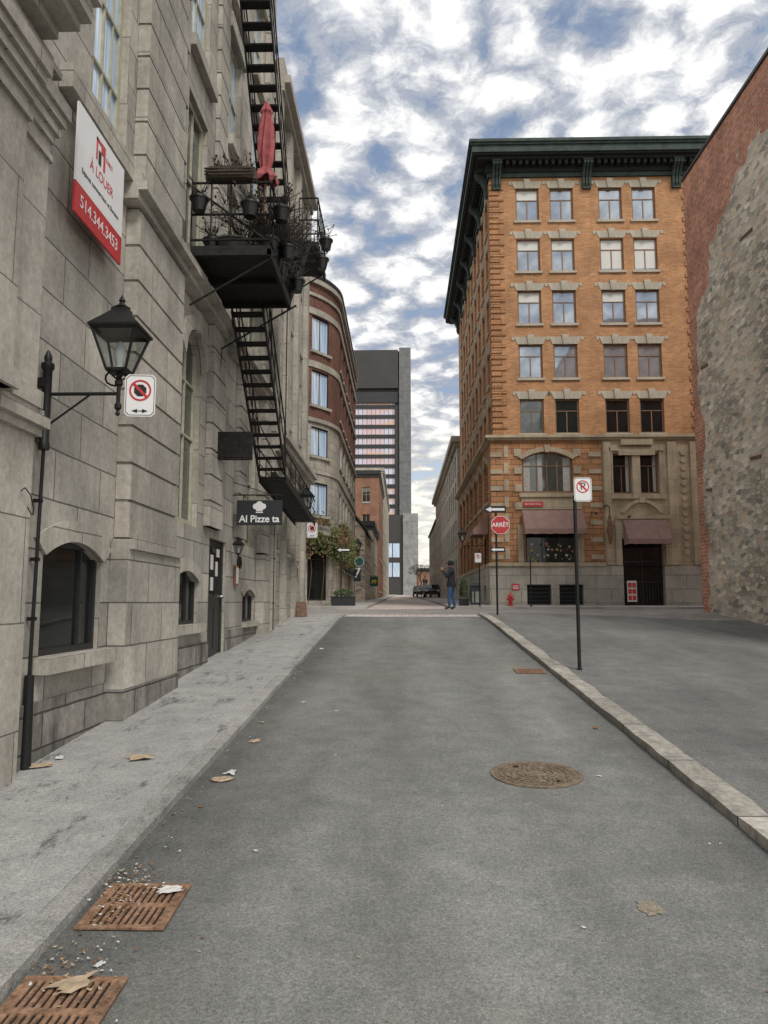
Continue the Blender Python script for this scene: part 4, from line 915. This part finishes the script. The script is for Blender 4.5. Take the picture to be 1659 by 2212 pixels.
for c in (5.975,7.375): win(b4,k,(c,YG,1.72),0)
k=kit(1.5,2.0,'wood','gl_mid',[('v',.5,0,1),('h',.6)],.08,.2);k2=kit(1.5,1.8,'wood','gl_dk',[('v',.5,0,1)],.08,.2);k3=kit(1,.7,'dkframe','dark',[],.05,.25)
for c in ac: win(b4,k,(XL4,c,6.4),-q);win(b4,k2,(XL4,c,3.6),-q);win(b4,k3,(3.85,c,1.9),-q)
d=MB(); yb=YG+.38
d.box(9.66,11.44,yb,yb+.1,1.68,4.59,1)
for x in (9.68,10.52,11.36): d.box(x,x+.07,yb-.06,yb,1.68,4.2,0)
d.box(9.68,11.43,yb-.07,yb-.062,3.55,3.65,0);
for i in range(13): x=9.8+i*.13; d.cyl((x,yb-.1,1.7),(x,yb-.1,2.7),.012,n=5,mi=0)
d.box(9.7,11.4,yb-.11,yb-.09,2.68,2.72,0)
wpart(d,'door',b4,['dkframe','gl_dk'],label='dark glazed double entrance door behind railings')
d=MB(); d.box(9.6,11.5,33.3,34.1,1.62,1.675); wpart(d,'step',b4,['granite'])
def awning(x0,x1,zt,zb_,out,yw):
    t=thing('awning','plain dusty pink-brown canvas awning over shop opening','awning',((x0+x1)/2,yw,zb_))
    d=MB(); c=(x0+x1)/2; a=x0-c;b=x1-c;h=zt-zb_
    N=12
    for i in range(N):
        u0=a+(b-a)*i/N;u1=a+(b-a)*(i+1)/N; s0=.012*math.sin(i*2.3);s1=.012*math.sin((i+1)*2.3)
        d.face([(u0,-.02,h),(u1,-.02,h),(u1,-out,.22+s1),(u0,-out,.22+s0)]); d.face([(u0,-out,.22+s0),(u1,-out,.22+s1),(u1,-out-.005,s1),(u0,-out-.005,s0)])
    d.face([(a,-.02,h),(a,-out,.22),(a,-out,0),(a,-.02,.0)]);d.face([(b,-.02,h),(b,-out,.22),(b,-out,0),(b,-.02,0)])
    put(d.mesh('canvas',['mauve']),'canvas',t)
    d=MB(); d.cyl((a,-out+.02,.19),(b,-out+.02,.19),.015,n=6); put(d.mesh('frame_rod',['iron']),'frame_rod',t)
awning(5.3,7.95,5.85,4.75,.75,YL-.12); awning(9.65,11.5,5.4,4.3,.7,YL-.3)
t=thing('awning','plain dusty pink-brown canvas awning on side facade','awning',(3.95,36,4.9),-q)
d=MB(); d.face([(-1,-.02,.9),(1,-.02,.9),(1,-.7,.2),(-1,-.7,.2)]);d.face([(-1,-.7,.2),(1,-.7,.2),(1,-.7,0),(-1,-.7,0)]);d.face([(1,-.02,.9),(1,-.7,.2),(1,-.7,0),(1,-.02,0)]);d.face([(-1,-.02,.9),(-1,-.7,.2),(-1,-.7,0),(-1,-.02,0)]); put(d.mesh('canvas',['mauve']),'canvas',t)
t=thing('street_name_sign','red street name plate on orange brick wall','sign',(5.8,YL-.09,6.02)); d=MB(); d.box(-.44,.44,0,.02,0,.22); put(d.mesh('plate',['red']),'plate',t)
put(text('RUE SAINT-PAUL',.115,'white',ext=.001,sx=.85),'lettering',t,(0,-.003,.11))
t=thing('notice_sign','small red notice plate on granite base','sign',(4.95,YG-.03,2.35)); d=MB(); d.box(-.17,.17,0,.015,0,.28,0); 
for z in (.06,.12,.18): d.box(-.12,.12,-.003,0,z,z+.025,1)
put(d.mesh('plate',['red','white']),'plate',t)
t=thing('carved_figure_sign','carved wooden figure hanging on scrolled iron bracket','sign',(9.0,33.3,4.3))
d=MB(); d.lathe([(.02,0),(.08,.1),(.1,.4),(.13,.6),(.09,.85),(.12,.95),(.08,1.05),(.03,1.1)],n=10); d.lathe([(.02,1.08),(.075,1.13),(.08,1.2),(.05,1.28),(.01,1.3)],n=10); d.cyl((-.08,0,.85),(-.18,-.05,.5),.03,.02,6); d.cyl((.08,0,.85),(.2,-.05,.75),.03,.02,6); put(d.mesh('figure',['brnz'],smooth=True),'figure',t)
d=MB(); tube(d,[(-.1,.5,1.7),(-.05,.2,1.75),(0,0,1.6),(0,0,1.3)],.02); put(d.mesh('bracket',['iron']),'bracket',t)
for px_ in ([(-.7,.5,1.2),(-.75,.1,1.45),(-.6,-.1,1.35)],[(.9,.5,1.1),(.95,.1,1.3),(.8,-.1,1.2)]):
    d=MB(); tube(d,px_,.015); p=px_[-1]; d.lathe([(.02,.06),(.08,-.04),(.07,-.05)],p,8); put(d.mesh('spot_lamp',['iron']),'spot_lamp',t)
t=thing('street_lamp','black iron wall lantern on bracket at brick building corner','street lamp',(3.85,35.2,4.0))
d=MB(); d.cyl((-.04,0,-.6),(-.04,0,.6),.035,n=8); d.lathe([(.04,.6),(.01,.75)],(-.04,0,0),8); put(d.mesh('post',['iron']),'post',t)
d=MB(); d.cyl((0,0,.4),(-1.05,0,.4),.02,n=6); d.cyl((0,0,-.3),(-.8,0,.38),.015,n=6); put(d.mesh('bracket',['iron']),'bracket',t); lantern(t,.25,-1.08,.95)
t=thing('postcard_rack','white and red merchandise rack beside shop entrance','rack',(9.9,33.5,1.7)); d=MB(); d.box(-.2,.2,-.03,.03,.15,1.05,0)
for i in range(3):
    for j in range(2): d.box(-.17+j*.18,-.02+j*.18,-.04,-.031,.22+i*.27,.42+i*.27,1)
put(d.mesh('panel',['wpaper','red']),'panel',t)
for a,b in ((-.18,0),(.18,0)):
    d=MB(); d.cyl((a,b,0),(a,b,.15),.015,n=5); put(d.mesh('leg',['iron']),'leg',t)
# ---------------------------------------------------------------- RIGHT PARTY WALL
pw=thing('party_wall_building','tall blind wall of rough rubble stone with patches of red brick','building',(14,20,1))
XW=10.4; w=MB(); ds=.11
def isbrick(y,z):
    n=noise.noise((y*.9,z*.9,2))*.8+noise.noise((y*3,z*3,5))*.45
    lim=min(15.25,13.4-(y-24.5)*.95)
    return z+n>lim or y+n*.55>26.35
ny=int((27-12)/ds);nz=int((17.25)/ds)
def PW(i,j):
    y=12+i*15/ny;z=j*17.25/nz
    br_=isbrick(y,z); d_=0 if br_ else .03+.012*noise.noise((y*6,z*12,4))
    return (XW-d_,y,z)
grid=[[PW(i,j) for j in range(nz+1)] for i in range(ny+1)]
for i in range(ny):
    for j in range(nz):
        p=[grid[i][j],grid[i+1][j],grid[i+1][j+1],grid[i][j+1]]; w.face(p,1 if isbrick(p[0][1]+ds/2,p[0][2]+ds/2) else 0,[(a[1],a[2]) for a in p])
w.face([(XW,27,0),(20,27,0),(20,27,17.25),(XW,27,17.25)],1); w.face([(XW,12,0),(20,12,0),(20,12,17.25),(XW,12,17.25)],1); w.face([(20,27,0),(20,12,0),(20,12,17.25),(20,27,17.25)],1); w.face([(XW,12,17.25),(20,12,17.25),(20,27,17.25),(XW,27,17.25)],1)
wpart(w,'wall',pw,['rub','rbrick2'])
w=MB(); w.box(XW-.06,20.1,11.9,27.06,17.253,17.36); wpart(w,'coping',pw,['tdk'])
for y,z,l in ((22.2,12.8,.8),(22.4,6.05,.7),(25.9,5.6,.5),(25.8,9.85,.6)):
    w=MB(); w.hexa([(XW-.06,y-l/2,z-.07),(XW,y-l/2,z-.07),(XW,y+l/2,z-.02),(XW-.06,y+l/2,z-.02),(XW-.06,y-l/2,z+.02),(XW,y-l/2,z+.02),(XW,y+l/2,z+.07),(XW-.06,y+l/2,z+.07)]); wpart(w,'timber_stub',pw,['timber'])
# ---------------------------------------------------------------- STREET SIGNS
t=thing('no_parking_sign','tall thin black post with white no-parking sign at kerb','sign',(2.64,11.7,gz(2.64,11.7)+.06))
d=MB(); d.cyl((0,0,0),(0,0,2.62),.028,n=10); d.lathe([(.04,0),(.04,.02),(.028,.03)],n=10); put(d.mesh('pole',['iron'],smooth=True),'pole',t); nosign(t,(.12,-.035,2.52),0,.27,.37,'P')
t=thing('stop_sign','octagonal red stop sign with one-way arrows on black post','sign',(2.7,22,gz(2.7,22)+.06))
d=MB(); d.cyl((0,0,0),(0,0,3.08),.03,n=10); put(d.mesh('pole',['iron']),'pole',t)
d=MB(); P8=lambda r:[(.12+r*math.cos(R(22.5+45*i)),2.55+r*math.sin(R(22.5+45*i))) for i in range(8)]
d.prism(P8(.28),-.045,-.04,1); d.prism(P8(.265),-.048,-.045,0); o=put(d.mesh('stop_plate',['red','white']),'stop_plate',t)
put(text('ARRÊT',.17,'white',ext=.001,bold=.003,sx=.95),'lettering',o,(.12,-.05,2.55))
oneway(t,(-.02,-.04,2.9),.62,.2); oneway(t,(.03,-.04,1.77),.42,.15)
t=thing('no_parking_sign','small no-parking sign on thin post on upper pavement','sign',(3.1,30.9,gz(3.1,31)+.1)); d=MB(); d.cyl((0,0,0),(0,0,2.3),.03,n=8); put(d.mesh('pole',['iron']),'pole',t); nosign(t,(-.05,-.04,1.75),0,.26,.38,'P')
solo((lambda d:(d.cyl((0,0,0),(0,0,2.0),.025,n=8),d.lathe([(.05,0),(.05,.04),(.03,.06)],n=8),d)[-1])(MB()),'street_pole',['iron'],'plain thin black post on pavement','post',(5.15,31,gz(5,31)+.1))
t=thing('fire_hydrant','short red fire hydrant on pavement in front of granite base','fire hydrant',(4.5,32.2,gz(4.5,32)+.1))
d=MB(); d.lathe([(.13,0),(.13,.03),(.09,.05),(.085,.36),(.11,.38),(.11,.41),(.09,.44),(.06,.5),(.03,.53),(.025,.57)],n=14)
put(d.mesh('barrel',['hyd'],smooth=True),'barrel',t); d=MB(); d.cyl((-.16,0,.28),(.16,0,.28),.045,n=10); d.cyl((0,-.15,.25),(0,0,.25),.055,n=10); put(d.mesh('nozzle',['hyd']),'nozzle',t)
t=thing('litter_bin','dark square litter bin with pale poster on pavement','bin',(3.05,32.2,gz(3,32)+.1)); d=MB(); d.box(-.19,.19,-.19,.19,.05,.8,0); d.box(-.15,.15,-.195,-.19,.15,.6,1); put(d.mesh('body',['slate','gl_mid']),'body',t)
d=MB(); d.lathe([(.29,.8),(.3,.84),(.2,.93),(.02,.96)],n=4,ph=R(45)); put(d.mesh('lid',['iron']),'lid',t)
# ---------------------------------------------------------------- PERSON
def person():
    V=[];E=[];Rr=[];root=[]
    def chain(pts,start=None):
        prev=start
        for p,r in pts:
            V.append(p);Rr.append(r); i=len(V)-1
            if prev is None: root.append(i)
            else: E.append((prev,i))
            prev=i
        return prev
    pel=chain([((0,0,.95),(.16,.14))])
    ch=chain([((0,0,1.10),(.165,.14)),((.0,0,1.27),(.185,.145)),((.0,0,1.42),(.16,.12))],pel)
    chain([((-.01,0,1.50),(.06,.06)),((-.02,0,1.57),(.062,.062)),((-.03,0,1.64),(.085,.09)),((-.03,0,1.72),(.075,.082))],ch)
    for s_ in (-1,1):
        chain([((0,s_*.10,.88),(.105,.105)),((-.02+.05*s_,s_*.12,.50),(.072,.072)),((.02+.08*s_,s_*.14,.10),(.05,.05)),((-.03+.08*s_,s_*.145,.05),(.045,.04)),((-.16+.08*s_,s_*.16,.035),(.035,.03))],pel)
    hands=[]
    for s_,el,wr_ in ((-1,(-.14,-.30,1.16),(-.30,-.14,1.42)),(1,(-.12,.30,1.15),(-.30,.08,1.40))):
        chain([((0,s_*.21,1.41),(.07,.07)),(el,(.055,.055)),(wr_,(.038,.038)),((wr_[0]-.03,wr_[1]-s_*.02,wr_[2]+.06),(.03,.022))],ch); hands.append((wr_,s_))
    for (wx,wy,wz),s_ in hands:
        for k in range(4):
            o=(k-1.5)*.018
            chain([((wx-.03+o*.3,wy-s_*.02+o*.2,wz+.06),(.009,.009)),((wx-.05+o,wy-s_*.04,wz+.105+.004*k),(.009,.009)),((wx-.03+o,wy-s_*.07,wz+.12+.004*k),(.008,.008))])
        chain([((wx-.02,wy-s_*.0,wz+.03),(.011,.011)),((wx+.0,wy-s_*.035,wz+.07),(.009,.009))])
    me=bpy.data.meshes.new('sk'); me.from_pydata(V,E,[]); o=bpy.data.objects.new('sk',me); COL.objects.link(o)
    m=o.modifiers.new('s','SKIN'); m.use_smooth_shade=True
    for i,r in enumerate(Rr): me.skin_vertices[0].data[i].radius=r
    for i in root: me.skin_vertices[0].data[i].use_root=True
    ss=o.modifiers.new('u','SUBSURF'); ss.levels=2; ss.render_levels=2
    bpy.context.view_layer.update(); dg=bpy.context.evaluated_depsgraph_get()
    body=bpy.data.meshes.new_from_object(o.evaluated_get(dg)); bpy.data.objects.remove(o)
    body.materials.clear()
    for k in ('jeans','jacket','skin','shoe'): body.materials.append(M[k])
    for p in body.polygons:
        c=p.center; z=c.z
        mi=0 if z<.86 else 1
        if z<.085: mi=3
        if z>1.53: mi=2
        if z>1.45 and c.x<-.26: mi=2
        p.material_index=mi; p.use_smooth=True
    return body
t=thing('person','standing person in black jacket and blue jeans raising hands to face','person',(1.93,30.2,gz(1.93,30.2)+.012),R(-12)); t.scale=(1.05,1.05,1.05)
body=person(); body.name='body'; put(body,'body',t)
d=MB(); d.lathe([(.10,1.62),(.112,1.68),(.11,1.74),(.08,1.79),(.02,1.81)],(-.02,0,0),14); d.hexa([(-.21,-.06,1.70),(-.21,.06,1.70),(-.1,.08,1.715),(-.1,-.08,1.715),(-.21,-.06,1.712),(-.21,.06,1.712),(-.1,.08,1.735),(-.1,-.08,1.735)]); put(d.mesh('cap',['hair'],smooth=True),'cap',t)
d=MB(); d.lathe([(.17,.80),(.185,.9),(.175,1.0)],(0,0,0),16,sx=.95,sy=1.1); d.lathe([(.10,1.44),(.095,1.5),(.075,1.54)],(0,0,0),12); put(d.mesh('jacket_hem',['jacket'],smooth=True),'jacket_hem',t)
for yy in (-.03,.03):
    d=MB(); d.lathe([(.004,-.012),(.012,0),(.004,.012)],(-.125,yy,1.655),6,); put(d.mesh('eye',['hair']),'eye',t)
d=MB(); d.hexa([(-.14,-.012,1.6),(-.14,.012,1.6),(-.1,.016,1.6),(-.1,-.016,1.6),(-.125,-.006,1.65),(-.125,.006,1.65),(-.1,.01,1.655),(-.1,-.01,1.655)]); put(d.mesh('nose',['skin']),'nose',t)
d=MB(); d.box(-.125,-.1,-.022,.022,1.568,1.578); put(d.mesh('mouth',['flow']),'mouth',t)
# ---------------------------------------------------------------- CARS
def car(loc,rot,mat,lab):
    t=thing('parked_car',lab,'car',loc,rot,'cars parked up the street')
    d=MB(); prof=[(-2.1,.35),(-2.15,.7),(-2.0,.9),(-1.2,.98),(-.6,1.38),(.7,1.42),(1.5,1.02),(2.05,.92),(2.12,.6),(2.05,.32)]
    P=lambda x,s_:[(s_*(x*(.82 if z>1.1 else 1)),y,z) for y,z in prof]
    A=P(.85,1);B=P(.85,-1); d.face(A);d.face(B[::-1])
    for i in range(len(A)): j=(i+1)%len(A); d.face([A[i],B[i],B[j],A[j]])
    put(d.mesh('body',[mat]),'body',t)
    d=MB(); d.face([(-.62,-1.18,1.0),(.62,-1.18,1.0),(.58,-.64,1.37),(-.58,-.64,1.37)]); d.v=[(x,y-.012,z+.012) for x,y,z in d.v]; put(d.mesh('windscreen',['gl_dk']),'windscreen',t)
    d=MB(); d.face([(-.62,1.46,1.06),(.62,1.46,1.06),(.58,.76,1.41),(-.58,.76,1.41)]); put(d.mesh('rear_window',['gl_dk']),'rear_window',t)
    for s_ in (-1,1):
        d=MB(); d.face([(s_*.81,-1.0,1.03),(s_*.81,1.25,1.05),(s_*.715,.65,1.36),(s_*.715,-.5,1.34)]); put(d.mesh('side_window',['gl_dk']),'side_window',t)
    for y in (-1.3,1.35):
        for s_ in (-1,1):
            d=MB(); d.cyl((s_*.72,y,.33),(s_*.88,y,.33),.33,n=18); w_=put(d.mesh('wheel',['tyre']),'wheel',t); d=MB(); d.cyl((s_*.88,y,.33),(s_*.89,y,.33),.19,n=12); put(d.mesh('rim',['chrome']),'rim',w_)
    for s_ in (-1,1):
        d=MB(); d.box(s_*.62-.15,s_*.62+.15,-2.17,-2.13,.66,.8); put(d.mesh('headlight',['hlight']),'headlight',t)
        d=MB(); d.box(s_*.65-.14,s_*.65+.14,2.1,2.13,.66,.82); put(d.mesh('tail_light',['tlight']),'tail_light',t)
    d=MB(); d.box(-.4,.4,-2.18,-2.14,.42,.6); put(d.mesh('grille',['black']),'grille',t)
car((3.2,83,gz(3,83)+.11),0,'carp','dark parked car with headlights facing down the street')
car((2.6,92,gz(3,92)+.11),0,'carp2','grey parked car behind other cars')
car((2.3,100,gz(3,100)+.11),0,'carp','black parked car at the far kerb')
t=thing('bare_tree','leafless small tree beside far buildings','tree',(3.2,128,gz(3,128)))
d=MB(); d.cyl((0,0,0),(0,0,2.4),.14,.1,8)
def limb(mb,p,dd,l,r,dep):
    q_=p+dd*l; mb.cyl(p,q_,r,r*.65,5,0,False)
    if dep:
        for _ in range(3): limb(mb,q_,(dd+Vector((random.gauss(0,.5),random.gauss(0,.5),random.gauss(.1,.3)))).normalized(),l*.72,r*.62,dep-1)
put(d.mesh('trunk',['bark']),'trunk',t); d=MB()
for i in range(5): limb(d,Vector((0,0,2.2)),Vector((random.gauss(0,.5),random.gauss(0,.5),1)).normalized(),1.2,.07,4)
put(d.mesh('crown',['bark']),'crown',t)
# ---------------------------------------------------------------- ROAD FITTINGS
SL=math.atan(.067)
def grate(x,y,w_,l_,lab):
    d=MB(); a=w_/2;b=l_/2
    d.box(-a,a,-b,b,.002,.006,1)
    for s_ in (-1,1): d.box(s_*a-(.045 if s_>0 else 0),s_*a+(0 if s_>0 else .045),-b,b,.0062,.016,0); d.box(-a+.045,a-.045,s_*b-(.035 if s_>0 else 0),s_*b+(0 if s_>0 else .035),.0062,.016,0)
    n=int((w_-.07)/.034)
    for i in range(n+1):
        x0=-a+.045+(w_-.09)*i/n; d.box(x0-.010,x0+.010,-b+.035,b-.035,.0063,.0155,0)
    d.box(-a+.045,a-.045,-.02,.02,.0064,.0157,0)
    o=solo(d,'drain_grate',['rust','dark'],lab,'drain',(x,y,gz(x,y)),group='rusty street drains'); o.rotation_euler=(SL,0,0)
    return o
grate(-1.38,4.16,.44,.5,'rusty square storm drain grate strewn with leaves'); grate(-1.40,3.24,.44,.5,'rusty square storm drain grate with torn cardboard'); grate(1.93,11.9,.44,.42,'small rusty drain grate near kerb')
mh=thing('manhole_cover','round brown cast-iron manhole cover set in asphalt','manhole cover',(1.1,6.55,gz(1.1,6.55))); mh.rotation_euler=(SL,0,0)
d=MB(); d.lathe([(.375,.002),(.375,.010),(.345,.011),(.34,.006),(.001,.006)],n=48); put(d.mesh('rim',['mh']),'rim',mh)
d=MB(); d.lathe([(.335,.0061),(.335,.0105),(.001,.0105)],n=48)
for r,n in ((.30,40),(.25,34),(.20,26),(.15,20),(.10,12)):
    for i in range(n):
        if r==.2 and i%5==0: continue
        t0=2*math.pi*i/n; c_,s_=math.cos(t0),math.sin(t0); e=.014; f_=.4*2*math.pi*r/n
        pts=[(r-e,-f_*.8),(r+e,-f_*.8),(r+e,f_*.8),(r-e,f_*.8)]; lo=[(x*c_-y*s_,x*s_+y*c_,.0106) for x,y in pts]; hi=[(x,y,.018) for x,y,_ in lo]; d.hexa(lo+hi)
put(d.mesh('lid',['mh']),'lid',mh)
for bb in ((-.16,-.12,.17,.2),(.12,.15,-.26,-.2)):
    d=MB(); d.box(bb[0],bb[1],bb[2],bb[3],.0108,.019); put(d.mesh('lifting_hole',['dark']),'lifting_hole',mh)
def scrap(x,y,s_,mat,lab,base=0):
    d=MB(); n=5; P=[[None]*(n+1) for _ in range(n+1)]; sd=random.random()*50; th=random.uniform(0,3)
    for i in range(n+1):
        for j in range(n+1):
            a=(i/n-.5)*s_*(1+.8*noise.noise((sd,j*.8,0)));b=(j/n-.5)*s_*.6*(1+.8*noise.noise((sd,9,i*.8)))
            X=a*math.cos(th)-b*math.sin(th);Y=a*math.sin(th)+b*math.cos(th)
            P[i][j]=(X,Y,.067*Y+.008+abs(noise.noise((i*.7+sd,j*.7,3)))*s_*.14)
    for i in range(n):
        for j in range(n): d.face([P[i][j],P[i+1][j],P[i+1][j+1],P[i][j+1]])
    solo(d,'scrap_paper',[mat],lab,'litter',(x,y,gz(x,y)+base),group='litter on the street')
A_='crumpled piece of brown cardboard lying on the pavement';B_='torn white paper scrap lying on the asphalt'
for x,y,s_,m_,b_ in ((-2.25,6.75,.22,'paper',.06),(-3.0,6.5,.18,'paper',.06),(-2.95,6.75,.1,'wpaper',.06),(-1.45,6.35,.16,'paper',0),(-1.42,6.55,.12,'wpaper',0),(-1.42,7.6,.13,'paper',0),(-1.38,3.4,.17,'paper',.02),(-1.25,4.3,.12,'wpaper',.02),(-1.5,8.4,.07,'paper',0),(-.9,4.9,.03,'wpaper',0),(-1.45,5.7,.05,'leafb',0),(-1.2,9.5,.06,'wpaper',0),(-1.5,14.5,.12,'wpaper',0),(2.0,8.2,.08,'leafb',0),(1.6,6.5,.04,'wpaper',0),(-.6,7.1,.03,'wpaper',0),(-1.35,3.6,.05,'wpaper',0),(-1.1,3.0,.04,'paper',0),(-.75,9.0,.05,'wpaper',0)):
    scrap(x,y,s_,m_,A_ if m_=='paper' else (B_ if m_=='wpaper' else 'dry brown leaf scrap lying on the asphalt'),b_)
d=MB()
for i in range(700):
    r_=random.random()
    if r_<.35: x,y,b_=random.gauss(-1.5,.09),random.gauss(4.3,.2),.016
    elif r_<.5: x,y,b_=random.gauss(-1.45,.12),random.gauss(3.5,.15),.016
    elif r_<.85: x,y,b_=-1.62+abs(random.gauss(0,.06)),random.uniform(2.5,20),.004
    else: x,y,b_=random.uniform(-1.6,2.2),random.uniform(2.5,14),.004
    s_=random.uniform(.004,.016); th=random.uniform(0,6.3); z=gz(x,y)+b_
    if x<-1.645: continue
    d.face([(x+s_*math.cos(th),y+s_*math.sin(th),z+random.uniform(.001,.01)),(x+s_*.6*math.cos(th+1.7),y+s_*.6*math.sin(th+1.7),z+.002),(x+s_*math.cos(th+3.1),y+s_*math.sin(th+3.1),z+random.uniform(.001,.01)),(x+s_*.6*math.cos(th+4.6),y+s_*.6*math.sin(th+4.6),z+.002)],random.choice((0,0,0,1,1,2)))
lo=put(d.mesh('leaf_litter',['leafb','paper','wpaper']),'leaf_litter'); lo['kind']='stuff'; lo['label']='scattered dry leaf bits and crumbs along the gutter'; lo['category']='leaf litter'
# ---------------------------------------------------------------- WORLD
W=bpy.data.worlds.new('World'); SC.world=W; W.use_nodes=True; nt=W.node_tree; nt.nodes.clear()
out=nt.nodes.new('ShaderNodeOutputWorld')
sky=nd(nt,'ShaderNodeTexSky',sky_type='NISHITA',sun_disc=False,sun_elevation=R(48),sun_rotation=R(150))
b0=nd(nt,'ShaderNodeBackground',{'Color':sky.outputs[0],'Strength':.15})
tc=nt.nodes.new('ShaderNodeTexCoord'); sx=nd(nt,'ShaderNodeSeparateXYZ',{0:tc.outputs['Generated']})
zc=mth(nt,'MAXIMUM',sx.outputs[2],0.0); den=mth(nt,'ADD',zc,.20)
px=mth(nt,'DIVIDE',sx.outputs[0],den);py=mth(nt,'DIVIDE',sx.outputs[1],den)
P=nd(nt,'ShaderNodeCombineXYZ',{0:px,1:py,2:0.0}).outputs[0]
nz_=nd(nt,'ShaderNodeTexNoise',{'Vector':P,'Scale':9.0,'Detail':4.0})
of=nd(nt,'ShaderNodeVectorMath',{0:nz_.outputs[1],'Scale':.10},operation='SCALE').outputs[0]
P2=nd(nt,'ShaderNodeVectorMath',{0:P,1:of},operation='ADD').outputs[0]
vo=nd(nt,'ShaderNodeTexVoronoi',{'Vector':P2,'Scale':13.0,'Smoothness':.4},feature='SMOOTH_F1').outputs[0]
n1=noi(nt,P2,15,9,.66); n2=noi(nt,P,2.1,4,.6)
dn=mth(nt,'ADD',mth(nt,'ADD',mth(nt,'MULTIPLY',vo,-.50),mth(nt,'MULTIPLY',n1,.85)),mth(nt,'ADD',mth(nt,'MULTIPLY',n2,.62),.055))
cl=ramp(nt,dn,[(.36,(.30,.36,.47)),(.46,(.41,.44,.51)),(.54,(.62,.64,.68)),(.62,(.88,.88,.88)),(.74,(1,1,.98))])
mask=ramp(nt,dn,[(.28,.38),(.42,1.0)])
hz=ramp(nt,sx.outputs[2],[(.0,1.0),(.07,.85),(.27,0.0)])
cl2=mixc(nt,mth(nt,'MULTIPLY',hz,.75),cl,(1.0,.94,.78))
b1_=nd(nt,'ShaderNodeBackground',{'Color':cl2,'Strength':1.12})
m2=mth(nt,'MAXIMUM',mask,mth(nt,'MULTIPLY',hz,.9))
mx=nd(nt,'ShaderNodeMixShader',{0:m2,1:b0.outputs[0],2:b1_.outputs[0]}); nt.links.new(mx.outputs[0],out.inputs[0])
sl=bpy.data.lights.new('sun','SUN'); sl.energy=2.2; sl.angle=R(20); sl.color=(1,.95,.88); so=bpy.data.objects.new('sun',sl); COL.objects.link(so)
so.rotation_euler=Vector((.32,-.60,.76)).to_track_quat('Z','Y').to_euler(); so.location=(5,-10,30)
cam=bpy.data.cameras.new('camera'); co=bpy.data.objects.new('camera',cam); COL.objects.link(co); SC.camera=co
co.location=(0,0,1.85); co.rotation_euler=(R(90+6.66),0,R(1.33)); cam.sensor_fit='VERTICAL'; cam.sensor_height=36; cam.lens=27.03; cam.clip_end=3000; cam.clip_start=.05
SC.view_settings.view_transform='Standard'; SC.view_settings.look='None'; SC.view_settings.exposure=0
